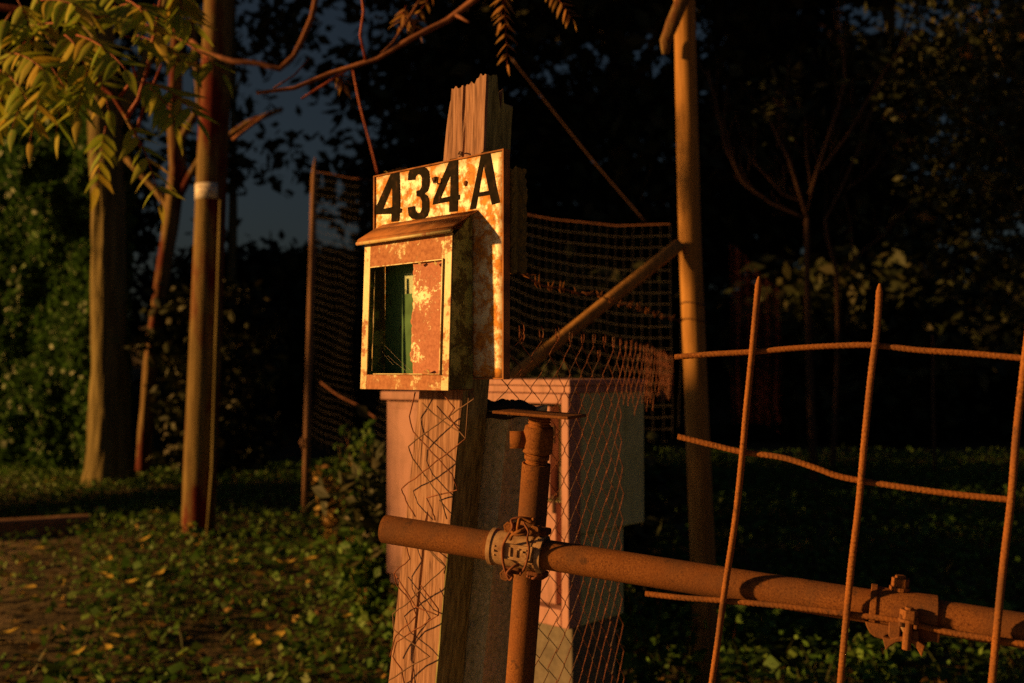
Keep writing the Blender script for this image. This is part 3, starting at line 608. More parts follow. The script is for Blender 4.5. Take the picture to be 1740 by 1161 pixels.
def post_fn(t, u):
    z0, z1 = -EYE, .440
    z = z0 + (z1 - z0) * t; wd = .087 + .024 * min(1, (.33 - z) / .84) + .05 * max(0, z - .33); s_left = .137 + (.153 if z < .33 else .045) * (.33 - z)
    x, n_, f_ = rect_uv(u, wd, .058)
    g1 = .0006 * h3((u * 34, t * 3, 0), 1) + .0009 * h3((u * 120, t * 14, 4), 1) + .0012 * h3((u * 14, t * 26, 2), 1)
    crack = -.006 * max(0, 1 - abs(x - wd * (.47 + .05 * h3((0, t * 6, 0), 1))) / .0022) if f_ == 0 and (t > .78 or .45 < t < .62) else 0
    if t > .93:  # ragged break
        nd = -n_; zt = z + (t - .93) / .07 * (.005 * h3((u * 14, 0, 0), 1) + .007 * h3((u * 44, 0, 2), 1) - .020 * max(0, 1 - x / .018) ** 1.8 * (f_ != 1) + .03 * max(0, x / wd - .7) * (nd < .025) - (.030 if nd > .036 else 0) - .045 * max(0, 1 - abs(nd - .030) / .007))
    else: zt = z
    left_round = .010 * max(0, (t - .93) / .07) ** 2
    return PL(s_left - x + (-left_round if x < .01 else 0), zt, -.005 + n_ + (g1 + crack) * (1 if f_ == 0 else -.3)) + (ER * g1 if f_ == 1 else Vector())
so_ = lofted(post_fn, 120, 120, 'shaft', M['wood'], post); so_.data.materials.append(M['moss_wood'])
for p_ in so_.data.polygons:
    if p_.index < 119 * 120 and 120 * .315 < p_.index % 120 < 60: p_.material_index = 1

def slat_fn(t, u):
    z = .145 + .155 * t; x, n_, f_ = rect_uv(u, .020, .020)
    return PL(.008 - x * 1.0 + .004 * h3((0, t * 6, 0), 1), z + .006 * h3((u * 12, t, 0), 1), -.014 + n_ + .003 * h3((u * 30, t * 20, 0), 1)) + ER * .003 * h3((u * 20, t * 22, 3), 1)
lofted(slat_fn, 40, 24, 'rotten_slat', M['bark'], post)
mb = MB(); mb.tube([PLpx(779, 262, -.004), PLpx(781, 258, .002), PLpx(785, 259, .005), PLpx(785, 264, .004), PLpx(780, 266, .002)], .0012, 6); mb.build('hook', M['bolt'], post)

# number sign
sg = thing('number_sign', 'rusty white enamel sign with black stencilled 434A on the timber post', 'sign', PL(.15, -.011, 0))
zt, zb = .327, -.011; bl = .0035
mb = MB(); rows, cols = 24, 22; vv = []
for j in range(rows + 1):
    for i in range(cols + 1):
        s_ = .003 + .294 * (1 - i / cols); z_ = zb + .003 + (zt - zb - .006) * j / rows; vv.append(PL(s_, z_, .0008 * h3((s_ * 20, z_ * 20, 0), 1)))
mb.add(vv, [(j * (cols + 1) + i, j * (cols + 1) + i + 1, (j + 1) * (cols + 1) + i + 1, (j + 1) * (cols + 1) + i) for j in range(rows) for i in range(cols)])
pl = mb.build('plate', M['sign'], sg, True); so = pl.modifiers.new('t', 'SOLIDIFY'); so.thickness = .0016; so.offset = -1
mb = MB()
mb.box(PL(.0015, (zt + zb) / 2, -.004), ER, EN, UP, .0015, .007, (zt - zb) / 2); mb.box(PL(.2985, (zt + zb) / 2, -.004), ER, EN, UP, .0015, .007, (zt - zb) / 2)
mb.box(PL(.15, zt - .0012, -.004), ER, EN, UP, .147, .0066, .0012); mb.box(PL(.15, zb + .0012, -.004), ER, EN, UP, .147, .0066, .0012); mb.build('folded_rim', M['roof'], sg, False, .0006)
def glyph(outs, name='digit'):
    cu = bpy.data.curves.new(name, 'CURVE'); cu.dimensions = '2D'; cu.fill_mode = 'BOTH'; cu.extrude = .00015
    for poly in outs:
        sp_ = cu.splines.new('POLY'); sp_.points.add(len(poly) - 1); sp_.use_cyclic_u = True
        for k, (x, y) in enumerate(poly):
            q = PLpx(580 + x / 3.871, 100 + y / 3.871, .0009) - PL(0, 0, 0); sp_.points[k].co = (q.dot(ER), q.z, 0, 1)
    to = bpy.data.objects.new('tmp', cu); COL.objects.link(to); dg = bpy.context.evaluated_depsgraph_get(); dg.update()
    me = bpy.data.meshes.new_from_object(to.evaluated_get(dg)); bpy.data.objects.remove(to); bpy.data.curves.remove(cu)
    o0 = sg.location
    for v in me.vertices:
        x, y, z = v.co; v.co = PL(0, 0, .0010 + z) + ER * x + UP * y - o0
    me.materials.clear(); me.name = name; return link(name, me, M['ink'], sg, False)
glyph([[(330, 745), (380, 738), (384, 985), (397, 985), (396, 1012), (384, 1015), (380, 1068), (328, 1073), (330, 1020), (221, 1024), (224, 985)], [(272, 988), (334, 975), (334, 838)]])
glyph([[(437, 800), (440, 758), (452, 728), (480, 713), (520, 709), (552, 716), (572, 738), (578, 780), (577, 835), (566, 870), (544, 886), (566, 902), (577, 935), (577, 995), (565, 1032), (540, 1052), (500, 1058), (462, 1052), (442, 1030), (436, 978), (482, 968), (486, 1000), (500, 1016), (518, 1012), (529, 990), (530, 938), (518, 910), (494, 904), (493, 870), (515, 864), (529, 840), (530, 785), (520, 764), (500, 760), (486, 774), (484, 796)]])
glyph([[(715, 660), (765, 652), (768, 895), (780, 893), (778, 925), (766, 929), (762, 1003), (708, 1008), (710, 938), (600, 960), (606, 920)], [(652, 918), (716, 904), (718, 760)]])
glyph([[(922, 614), (971, 604), (1042, 945), (990, 961), (976, 895), (896, 908), (882, 985), (844, 992), (850, 965)], [(903, 880), (970, 868), (934, 690)]], 'letter')
mb = MB(); mb.tube([PLpx(739 - 4, 303, .003), PLpx(737, 311, .005), PLpx(743, 310, .006), PLpx(744, 302, .004)], .0014, 7); mb.tube([PLpx(740, 305, -.002), PLpx(740, 305, .0035)], .0045, 12); mb.build('screw', M['bolt'], sg, True)
mb = MB(); mb.tube([PLpx(792, 312, .0002), PLpx(792, 312, .0022)], [.0045, .003], 12); mb.build('screw', M['rust_orange'], sg, True)

# mailbox
S0, S1 = .064, .269; ZB, ZF, ZR = -.0275, .205, .243; th = .0016
def dep(z): return .052 - .008 * (z - ZB) / (ZF - ZB)
mx = thing('mailbox', 'rusty cream metal mailbox with a broken open front below the number 434A', 'mailbox', PL((S0 + S1) / 2, ZB, 0))
mb = MB()
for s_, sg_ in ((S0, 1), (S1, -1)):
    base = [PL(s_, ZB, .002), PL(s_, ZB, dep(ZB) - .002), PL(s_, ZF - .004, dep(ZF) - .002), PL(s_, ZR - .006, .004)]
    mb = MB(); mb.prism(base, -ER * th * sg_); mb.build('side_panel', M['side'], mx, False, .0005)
mb = MB(); mb.box(PL((S0 + S1) / 2, ZB + .001, .026), ER, EN, UP, (S1 - S0) / 2, .025, .001); mb.build('floor_panel', M['roof'], mx)
mb = MB(); mb.box(PL((S0 + S1) / 2, (ZB + ZF) / 2 + .01, .0035), ER, EN, UP, (S1 - S0) / 2 - .003, .0008, (ZF - ZB) / 2 + .002); mb.build('back_panel', M['green'], mx)
def FP(s, z, n=0): return PL(s, z, dep(z) + n)
def strip(s0, s1, z0, z1, n0, n1, mb):
    a = [FP(s1, z0, n0), FP(s0, z0, n0), FP(s0, z1, n0), FP(s1, z1, n0)]; mb.prism(a, EN * (n1 - n0))
OL, OR, OB, OT = .2535, .080, -.0045, .168
for sa_, sb_ in ((S0, OR), (OL, S1)): mb = MB(); strip(sa_, sb_, ZB, ZF, -.001, .001, mb); mb.build('front_stile', M['frame'], mx, False, .0006)
for za_, zb2 in ((ZB, OB), (OT, ZF)): mb = MB(); strip(OR, OL, za_, zb2, -.001, .0009, mb); mb.build('front_rail', M['mailbox'], mx, False, .0006)
mb = MB(); strip(OR + .0002, OR + .0022, OB, OT, -.001, .004, mb); strip(OR, OL, OT - .0022, OT - .0003, -.001, .003, mb); strip(OR, OL - .02, OB + .0003, OB + .002, -.001, .0045, mb); mb.build('inner_lip', M['frame'], mx, False, .0004)
# bent strip left in the opening
mb = MB(); vv = []
for i in range(15):
    z_ = OB + .006 + (OT - OB - .014) * i / 14; j = .0025 * h3((i * .6, 0, 0), 1) + (.003 if 6 < i < 9 else 0)
    vv += [FP(OL - .0075 - j, z_, -.004), FP(OL - .0115 + j * .5, z_, -.001)]
mb.add(vv, [(2 * i, 2 * i + 2, 2 * i + 3, 2 * i + 1) for i in range(14)]); o = mb.build('torn_edge_strip', M['frame'], mx); so = o.modifiers.new('t', 'SOLIDIFY'); so.thickness = .001
# rusted door sheet covering the right half, torn left edge, curled corners
mb = MB(); vv = []; rows, cols = 46, 26
for j in range(rows + 1):
    z_ = OB - .001 + (OT - OB + .002) * j / rows; tear = .152 + .004 * h3((0, j * .12, 3), 1) + .0022 * h3((0, j * .5, 9), 1) - .006 * (j / rows < .12)
    for i in range(cols + 1):
        s_ = tear + (OR - .001 - tear) * i / cols; curl = .006 * max(0, 1 - i / 3) * abs(h3((0, j * .3, 1), 1)) + .0009 * h3((s_ * 60, z_ * 60, 0), 1)
        if j >= rows - 2 and i > 14: curl += .003 * abs(h3((i * .7, 0, 5), 1))
        vv.append(FP(s_, z_, -.0028 + curl))
mb.add(vv, [(j * (cols + 1) + i, j * (cols + 1) + i + 1, (j + 1) * (cols + 1) + i + 1, (j + 1) * (cols + 1) + i) for j in range(rows) for i in range(cols)])
o = mb.build('door_sheet', M['panel'], mx, True); so = o.modifiers.new('t', 'SOLIDIFY'); so.thickness = .0009
for (sa, za) in ((.105, OB + .006), (.112, OB + .004), (.095, OT - .006), (.13, OT - .004)):
    mb = MB(); c_ = FP(sa, za, .002); mb.add([c_ + ER * .004 + EN * .003, c_ - UP * .004, c_ - ER * .005 + EN * .001, c_ + UP * .003 + EN * .004], [(0, 1, 2), (0, 2, 3)])
    o = mb.build('paint_flake', M['frame'], mx); so = o.modifiers.new('t', 'SOLIDIFY'); so.thickness = .0005
# sloped roof with rolled front hem
mb = MB(); r0, r1 = .056, .277; prof = [(ZR, .001), (ZR - .010, .020), (ZF + .008, dep(ZF) + .009), (ZF + .003, dep(ZF) + .0115), (ZF - .001, dep(ZF) + .010)]
for a, b in zip(prof, prof[1:]):
    q = [PL(r0, a[0], a[1]), PL(r1, a[0], a[1]), PL(r1, b[0], b[1]), PL(r0, b[0], b[1])]; mb.add(q, [(0, 1, 2, 3)])
o = mb.build('roof', M['roof'], mx, True); so = o.modifiers.new('t', 'SOLIDIFY'); so.thickness = .0018
mb = MB(); mb.tube([PL(r0, ZF + .001, dep(ZF) + .0105), PL(r1, ZF + .001, dep(ZF) + .0105)], .0028, 10); mb.build('front_hem', M['frame'], mx, True)
# green card left inside
mb = MB(); mb.box(PL(.194, .052, .0085), ER, EN, UP, .024, .0012, .072); mb.build('inner_partition', M['inner'], mx)
mb = MB()
for a, b in (((634, 565), (700, 632)), ((655, 600), (690, 630)), ((645, 590), (668, 620))):
    p0, p1 = PLpx(a[0], a[1], .03), PLpx(b[0], b[1], .044); m_ = (p0 + p1) * .5 - UP * .004; mb.tube(bez(p0, m_, p1, 5), .00006, 3, False)
mb.build('cobweb', M['paper'], mx)
# litter caught behind the sign
mb = MB()
for k in range(9):
    c_ = PL(.225 + .008 * k * .9, zt + .001 + .003 * random.random(), -.008 + .004 * random.random()); a = random.uniform(0, 3); v_ = Vector((math.cos(a), .2, math.sin(a) * .35)) * .008
    mb.add([c_ - v_, c_ + UP * .0025 + EN * .003, c_ + v_, c_ - UP * .002 - EN * .003], [(0, 1, 2), (0, 2, 3)])
mb.build('wedged_bark', M['bark'], post)

# ------------------------------------------------------------------ loose chain link hanging on the timber post
lc = thing('loose_chain_link', 'torn loose chain link wires hanging over the front of the timber post', 'wire mesh', PL(.2, -.1, .01))
loose = [
 [(330, 55), (385, 120), (362, 150), (426, 235), (345, 300), (262, 362), (183, 425), (200, 472), (235, 530)],
 [(443, 48), (458, 85), (365, 150), (300, 195), (210, 265), (225, 310), (262, 362), (325, 445), (355, 540)],
 [(235, 60), (213, 150), (228, 210), (300, 290), (376, 372), (395, 430), (278, 460), (300, 505), (310, 545)],
 [(262, 100), (330, 160), (405, 210), (426, 235), (440, 60)],
 [(200, 640), (215, 690), (155, 745), (165, 790), (215, 850), (240, 905), (160, 985), (140, 1060)],
 [(265, 640), (350, 720), (270, 795), (215, 850), (150, 900), (155, 960), (225, 1010), (290, 1060), (205, 1105), (135, 1150)],
 [(160, 750), (235, 870), (322, 905), (232, 960), (165, 1005), (150, 1060), (185, 1110), (195, 1165)],
 [(295, 660), (350, 720), (345, 745)], [(255, 790), (322, 880), (322, 905)]]
for k, w_ in enumerate(loose):
    pts = []
    for i, (x, y) in enumerate(w_):
        px, py = 600 + x / 2.229, 640 + y / 2.229; q = PLpx(px, py, .012 + .005 * math.sin(i * 1.7 + k))
        if pts:
            a = pts[-1]
            for j in (1, 2): pts.append(a.lerp(q, j / 3) + Vector((.0008 * random.uniform(-1, 1), 0, .0012 * random.uniform(-1, 1))))
        pts.append(q)
    mb = MB(); mb.tube(pts, .0011, 5); mb.build('wire', M['wire_dark'] if k % 2 else M['wire'], lc, True)

# ------------------------------------------------------------------ concrete post
cpst = thing('concrete_post', 'square rough concrete post with a black capped top behind the timber post', 'post', Vector((PL(.1, 0, -.1).x, PL(.1, 0, -.1).y, 0)))
def con_fn(t, u):
    z = -EYE + (EYE - .056) * t; sr = .0528 + .1335 * (-.0615 - z); x, n_, f_ = rect_uv(u, .115, .09)
    r_ = .0016 * h3((u * 40, z * 30, 0), 1) + .0009 * h3((u * 110, z * 90, 2), 1)
    ck = -.004 * max(0, 1 - abs(z + .40 + .012 * h3((u * 8, 0, 0), 1)) / .0025)
    zz = z + (.012 * h3((u * 9, 5, 0), 1) - .004) * max(0, (t - .96) / .04)
    return PL(sr + .115 - x, zz, -.065 + n_ + (r_ + ck) * (1 if f_ == 0 else 0)) + (ER * r_ if f_ == 1 else Vector())
lofted(con_fn, 130, 90, 'shaft', M['concrete'], cpst)
def cap_fn(t, u):
    z = -.072 + .026 * t; sr = .0528 + .1335 * (-.0615 - z); x, n_, f_ = rect_uv(u, .118, .094); k = 1 - .55 * t ** 2.2; cx = .059; cn = -.047
    lo = -.022 * max(0, h3((u * 7, 0, 3), 1)) * (1 - t) * 1.6
    return PL(sr + .1165 - (cx + (x - cx) * k), z + lo + .005 * h3((u * 10, t * 3, 2), 1), -.063 + cn + (n_ - cn) * k + .001 * h3((u * 30, t, 0), 1))
lofted(cap_fn, 12, 60, 'cap', M['tar'], cpst)

# ------------------------------------------------------------------ steel prop
V0, V1 = P(909, 820, 1.472), P(883, 1161, 1.50); ax = (V0 - V1).normalized()
def VP(z): return V0 + ax * ((z - V0.z) / ax.z)
pr = thing('steel_prop', 'rusty adjustable steel prop with threaded top and flat head plate', 'prop', Vector((VP(0).x, VP(0).y, 0)))
fr = EN; rr_ = .0213
mb = MB(); zt_ = P(909, 788, 1.47).z; mb.ring((VP(0) + VP(zt_)) * .5, ax, rr_ - .003, rr_, (VP(zt_) - VP(0)).length / 2, 28); mb.build('outer_tube', M['rust'], pr, True, 0)
mb = MB(); za, zb_ = P(912, 795, 1.47).z, P(914, 706, 1.46).z; NT = 140
mb.tube([VP(za + (zb_ - za) * k / NT) for k in range(NT + 1)], .0158, 20, True, lambda r, L, th: r + .0012 * math.sin(L / .0042 * 6.283 + th)); mb.build('threaded_screw', M['rust_orange'], pr, True)
mb = MB(); zc = P(913, 748, 1.46).z; hc = .0195
mb.tube([VP(zc - hc), VP(zc - hc + .002), VP(zc - .0135), VP(zc - .012), VP(zc - .0105), VP(zc + .013), VP(zc + .0145), VP(zc + hc)], [.0205, .0222, .0222, .0212, .0222, .0222, .0215, .0208], 32); cn = mb.build('collar_nut', M['rust'], pr, True)
mb = MB(); mb.ring(VP(zc - hc - .006), ax, .016, .0185, .003, 24); mb.build('lock_ring', M['rust'], pr, True)
hd_ = (EN * .80 - ER * .85).normalized(); mb = MB(); hc0 = VP(zc) + hd_ * .028; mb.ring(hc0, hd_, .0090, .0128, .014, 24); mb.ring(VP(zc) + hd_ * .017, hd_, .002, .0120, .007, 24); mb.build('handle_socket', M['rust'], cn, True)
mb = MB(); zp = P(915, 706, 1.46).z; cc_ = VP(zp); yaw = Vector((.93, -.36, 0)).normalized(); yv = Vector((.36, .93, 0)); tilt = (yaw + UP * -.06).normalized()
mb.box(cc_ + UP * .002, tilt, yv, tilt.cross(yv).normalized(), .058, .045, .0022)
hp = mb.build('head_plate', M['rust'], pr, False, .0015)

# ------------------------------------------------------------------ horizontal scaffold tube
A0, A1 = P(654, 899, 1.51), P(1740, 1072, 1.20); hx = (A1 - A0).normalized(); A2 = A0 + hx * 1.6; hn = Vector((hx.y, -hx.x, 0)).normalized(); hu = hx.cross(hn) * -1
if hu.z < 0: hu = -hu
tb = thing('scaffold_tube', 'long rusty horizontal scaffold tube running from the timber post out to the right', 'tube', A0 * 1)
mb = MB(); mb.ring((A0 + A2) * .5, hx, .0185, .0212, (A2 - A0).length / 2, 32); mb.build('tube_wall', M['rust'], tb, True)
mb = MB(); mb.tube([A0 - hx * .007, A0 + hx * .01], .0022, 7); mb.tube([A0 - hx * .007 + UP * .001, A0 - hx * .006], .004, 7); mb.build('rivet', M['rust_orange'], tb, True)
for o in tb.children:
    m_ = o.modifiers.new('e', 'EDGE_SPLIT'); m_.split_angle = R(40)
def HP(s, n=0, u=0): return A0 + hx * s + hn * n + hu * u
def spx(px):      # distance along the tube of a photo column
    lo, hi = 0, 1.6
    for _ in range(40):
        m_ = (lo + hi) / 2; q = HP(m_); X = q.x / (q.y * cp + (q.z - EYE) * sp) * F + 870
        if X < px: lo = m_
        else: hi = m_
    return lo
# coupler with raised ITS lettering
s1, s2 = spx(836), spx(926); sc0 = (s1 + s2) / 2; hl = (s2 - s1) / 2
cpl = thing('scaffold_coupler', 'cast coupler embossed ITS clamping the horizontal tube to the steel prop', 'coupler', HP(sc0))
mb = MB(); mb.ring(HP(sc0), hx, .0214, .0252, hl, 32); mb.ring(HP(s1 + .003), hx, .0214, .0268, .003, 32); mb.ring(HP(s2 - .004), hx, .0214, .0272, .004, 32)
for k in range(3): mb.ring(HP(s2 - .016 + .0), hx, .0214, .0262, .0012, 32)
b1 = mb.build('tube_shell', M['cast'], cpl, True); b1.modifiers.new('e', 'EDGE_SPLIT').split_angle = R(40)
mb = MB(); fc = HP(sc0 + .0085, .0258, .002); mb.box(fc, hx, hn, hu, hl * .50, .0016, .0104)
for dz in (-1, 1): mb.box(fc + hu * dz * .0098, hx, hn, hu, hl * .55, .0026, .0011)
for dx in (-1, 1): mb.box(fc + hx * dx * hl * .52, hx, hn, hu, .0011, .0026, .0115)
mb.build('name_panel', M['cast'], cpl, False, .0004)
mb = MB(); lw, lh, dpt = .0013, .0064, .0014; fo = fc + hn * .0022
def bar(cx, cz, hw, hh, rot=0):
    a = hx * math.cos(rot) + hu * math.sin(rot); b = hu * math.cos(rot) - hx * math.sin(rot); mb.box(fo + hx * cx + hu * cz, a, hn, b, hw, dpt, hh)
bar(-.0108, 0, lw, lh); bar(-.0010, -.0008, lw, lh - .0008); bar(-.0010, lh - .001, .0042, lw)
for cz in (lh - .001, 0, -lh + .001): bar(.0108, cz, .0034, lw)
bar(.0078, .0024, lw, .0028); bar(.0138, -.0024, lw, .0028); mb.build('raised_lettering', M['cast'], cpl, False, .0003)
for dz in (-1, 0, 1):
    mb = MB(); c_ = HP(s1 + .0135, .0254 - .002 * abs(dz), dz * .0062); mb.tube([c_, c_ + hn * .002], [.0019, .0012], 8); mb.build('stud', M['cast'], cpl, True)
mb = MB()
for dz in (-.010, 0, .010): mb.box(HP(s2 - .017, .0245 - .002 * abs(dz) * 100, dz), hx, hn, hu, .012, .0022, .0022)
mb.build('rib', M['cast'], cpl, False, .0008)
mb = MB(); mb.ring(VP(HP(sc0).z + .003), ax, .0216, .0262, .020, 28); mb.build('prop_shell', M['rust_dark'], cpl, True)
mb = MB()
for s_, u_ in ((sc0 - .006, .029), (sc0 + .030, .031)):
    mb.box(HP(s_, -.004, u_), hx, hn, hu, .013, .014, .005); mb.box(HP(s_, -.006, -u_), hx, hn, hu, .013, .014, .005)
mb.build('lug', M['rust_dark'], cpl, False, .003)
for s_, u_ in ((sc0 - .010, .034), (sc0 + .028, .034), (sc0 - .010, -.034)):
    mb = MB(); c_ = HP(s_, .008, u_); mb.tube([c_ - hn * .012, c_ + hn * .012], .0052, 10); mb.ring(c_ + hn * .008, hn, .0052, .0088, .004, 6); mb.build('bolt', M['rust'], cpl, False, .0008)
# wire lashing over the coupler
def px_wire(pts, rad, name, mat, parent):
    P_ = [Vector(p) for p in pts]; out = []
    for i in range(len(P_) - 1):
        p0, p1, p2, p3 = P_[max(i - 1, 0)], P_[i], P_[i + 1], P_[min(i + 2, len(P_) - 1)]
        for k in range(5):
            t = k / 5; out.append(.5 * ((2 * p1) + (p2 - p0) * t + (2 * p0 - 5 * p1 + 4 * p2 - p3) * t * t + (3 * p1 - p0 - 3 * p2 + p3) * t ** 3))
    out.append(P_[-1]); mb = MB(); mb.tube(out, rad, 7); return mb.build(name, mat, parent, True)
def CW(x, y, n=.03): # point of the enlarged coupler view (origin 780,820, scale 4.837)
    q = P(780 + x / 4.837, 820 + y / 4.837, 1.4); o = Vector((0, 0, EYE)); dv = q - o; pp = HP(0, n); return o + dv * ((pp - o).dot(hn) / dv.dot(hn))
tie = thing('tie_wire', 'thick rusty wire twisted around the coupler and the steel prop', 'wire', CW(480, 420))
px_wire([CW(600, 300, .012), CW(500, 290, .02), CW(430, 310, .024), CW(440, 370, .034), CW(400, 440, .033), CW(362, 520, .030), CW(358, 620, .030), CW(378, 720, .030), CW(415, 800, .028), CW(440, 770, .03), CW(395, 745, .034), CW(450, 690, .03), CW(490, 680, .024)], .0020, 'wire_loop', M['wire'], tie)
px_wire([CW(480, 400, .034), CW(490, 330, .036), CW(510, 300, .030), CW(600, 330, .028), CW(610, 300, .02)], .0026, 'wire_loop', M['rust_orange'], tie)
px_wire([CW(530, 330, .034), CW(570, 400, .036), CW(560, 460, .034), CW(575, 540, .032), CW(565, 620, .031), CW(540, 700, .028), CW(500, 760, .020)], .0018, 'wire_loop', M['wire'], tie)
px_wire([CW(430, 400, .034), CW(470, 430, .038), CW(540, 420, .036), CW(560, 380, .03), CW(500, 400, .04), CW(440, 430, .034), CW(420, 470, .03)], .0024, 'wire_loop', M['rust_orange'], tie)
px_wire([CW(560, 770, .01), CW(610, 790, .02), CW(645, 770, .016)], .002, 'wire_loop', M['wire'], tie)

def gridpt(px, py, n):
    o = Vector((0, 0, EYE)); dv = P(px, py, 1) - o; pp = HP(0, n); return o + dv * ((pp - o).dot(hn) / dv.dot(hn))
# second, open coupler hanging at the right
q1, q2 = spx(1478), spx(1592); qc = (q1 + q2) / 2
cp2 = thing('swivel_coupler', 'open rusty swivel coupler hanging under the horizontal tube at the right', 'coupler', HP(qc))
def arcshell(mb, c_, axis, u0, v0, r1, r2, hl_, a0, a1, seg=14):
    vv = []
    for k in range(seg + 1):
        a = R(a0 + (a1 - a0) * k / seg); d_ = u0 * math.cos(a) + v0 * math.sin(a)
        vv += [c_ + d_ * r1 - axis * hl_, c_ + d_ * r2 - axis * hl_, c_ + d_ * r2 + axis * hl_, c_ + d_ * r1 + axis * hl_]
    ff = [(k * 4 + j, k * 4 + (j + 1) % 4, k * 4 + 4 + (j + 1) % 4, k * 4 + 4 + j) for k in range(seg) for j in range(4)] + [(3, 2, 1, 0), tuple(seg * 4 + j for j in range(4))]
    mb.add(vv, ff)
mb = MB(); arcshell(mb, HP(qc), hx, hn, hu, .0215, .0262, (q2 - q1) / 2, -70, 150); arcshell(mb, HP(q1 + .004), hx, hn, hu, .0215, .0285, .004, -75, 150); mb.build('upper_shell', M['rust'], cp2, False, .001)
mb = MB(); b_ = HP(spx(1526), -.002, .024); mb.tube([b_, b_ + hu * .020], .0065, 12); mb.tube([b_ + hu * .006, b_ + hu * .017], .0108, 6); mb.tube([b_ + hu * .001, b_ + hu * .006], .0125, 16); mb.build('eye_bolt', M['rust'], cp2, False, .0008)
mb = MB(); c_ = HP(spx(1543), .034, -.004); mb.tube([c_ + hu * .018, c_ - hu * .034], .0052, 10); mb.tube([c_ + hu * .004, c_ + hu * .015], .0108, 6); mb.tube([c_ + hu * .0, c_ + hu * .004], .0122, 14); mb.build('hinge_bolt', M['rust_orange'], cp2, False, .0008)
mb = MB()
for sgn in (-1, 1): mb.prism([HP(spx(1543) + sgn * .0085 + o_[0], o_[1], o_[2]) for o_ in ((-.002, .020, .010), (-.002, .040, .004), (-.002, .040, -.010), (-.002, .022, -.016))], hx * .004)
mb.build('hinge_lug', M['rust'], cp2, False, .001)
def K2(x, y, n): return gridpt(1400 + x / 4.447, 900 + y / 4.447, n)
def K2prism(name, mat, polys):
    mb = MB()
    for poly, n0, n1 in polys: mb.prism([K2(x, y, n1) for x, y in poly], hn * (n0 - n1))
    mb.build(name, mat, cp2, False, .0014)
K2prism('lower_shell', M['rust_orange'], [([(440, 812), (455, 870), (467, 915), (500, 882), (550, 852), (610, 845), (668, 864), (708, 912), (740, 965), (766, 882), (722, 850), (650, 820), (560, 812), (500, 826)], .010, .034)])
K2prism('hinge_arm', M['rust'], [([(305, 690), (322, 735), (345, 782), (382, 812), (442, 832), (470, 800), (500, 790), (500, 730), (340, 700)], .006, .028)])
K2prism('swivel_body', M['rust'], [([(490, 700), (486, 800), (505, 832), (575, 815), (580, 705)], .004, .031), ([(655, 765), (650, 835), (700, 858), (716, 850), (714, 768)], .004, .033)])
K2prism('swivel_arm', M['rust_dark'], [([(690, 742), (655, 770), (720, 862), (820, 846), (872, 862), (880, 790), (790, 760)], -.004, .022)])
K2prism('pin', M['cast'], [([(580, 668), (576, 735), (604, 792), (642, 770), (656, 690)], .012, .036)])

# ------------------------------------------------------------------ rebar grid
rg_ = thing('rebar_grid', 'rusty ribbed reinforcing bar grid with open ends standing in front of the scaffold tube', 'grid', HP(spx(1435), .03))
def rebar(pts, n, rad, taper=False, ph=0):
    cp_ = [gridpt(x, y, n) for x, y in pts]; out = []
    for i in range(len(cp_) - 1):
        p0, p1, p2, p3 = cp_[max(i - 1, 0)], cp_[i], cp_[i + 1], cp_[min(i + 2, len(cp_) - 1)]; k_ = max(2, int((p2 - p1).length / .0011))
        for k in range(k_):
            t = k / k_; out.append(.5 * ((2 * p1) + (p2 - p0) * t + (2 * p0 - 5 * p1 + 4 * p2 - p3) * t * t + (3 * p1 - p0 - 3 * p2 + p3) * t ** 3))
    out.append(cp_[-1]); rad_ = [rad * (min(1, .35 + i * .05) if taper else 1) for i in range(len(out))]
    def rf(r, L, th):
        rib = max(0, math.cos(6.283 * (L / .0060 + .55 * abs(math.cos(th + ph))))) ** 4
        return r * (.95 + .19 * rib * abs(math.sin(th + ph)) ** .5 * .7 + (.10 if abs(math.cos(th + ph)) > .985 else 0))
    mb = MB(); mb.tube(out, rad_, 14, True, rf, start=hn); mb.build('bar', M['rust_orange'], rg_, True)
VN, HN = .034, .0262
rebar([(1290, 470), (1283, 545), (1278, 600), (1268, 700), (1262, 768), (1250, 880), (1232, 1000), (1220, 1090), (1208, 1175), (1196, 1290), (1180, 1420)], VN, .0043, True)
rebar([(1495, 482), (1490, 560), (1480, 640), (1468, 760), (1459, 860), (1448, 950), (1440, 1030), (1428, 1161), (1418, 1290), (1408, 1420)], VN, .0043, True, 1)
rebar([(1762, 440), (1748, 560), (1738, 640), (1727, 740), (1718, 850), (1705, 960), (1694, 1070), (1684, 1175), (1672, 1290), (1660, 1430)], VN, .0045, False, 2)
rebar([(1147, 607), (1210, 602), (1280, 598), (1350, 592), (1420, 588), (1485, 587), (1560, 595), (1650, 601), (1740, 609), (1850, 618)], HN, .0039, False, .4)
rebar([(1152, 742), (1205, 755), (1260, 768), (1330, 778), (1385, 795), (1420, 808), (1462, 817), (1560, 832), (1640, 842), (1712, 849)], HN, .0039, False, 1.3)
rebar([(1097, 1009), (1160, 1016), (1230, 1021), (1330, 1030), (1430, 1042), (1520, 1054), (1610, 1074), (1700, 1088), (1760, 1098), (1850, 1112)], HN, .0039, False, .9)

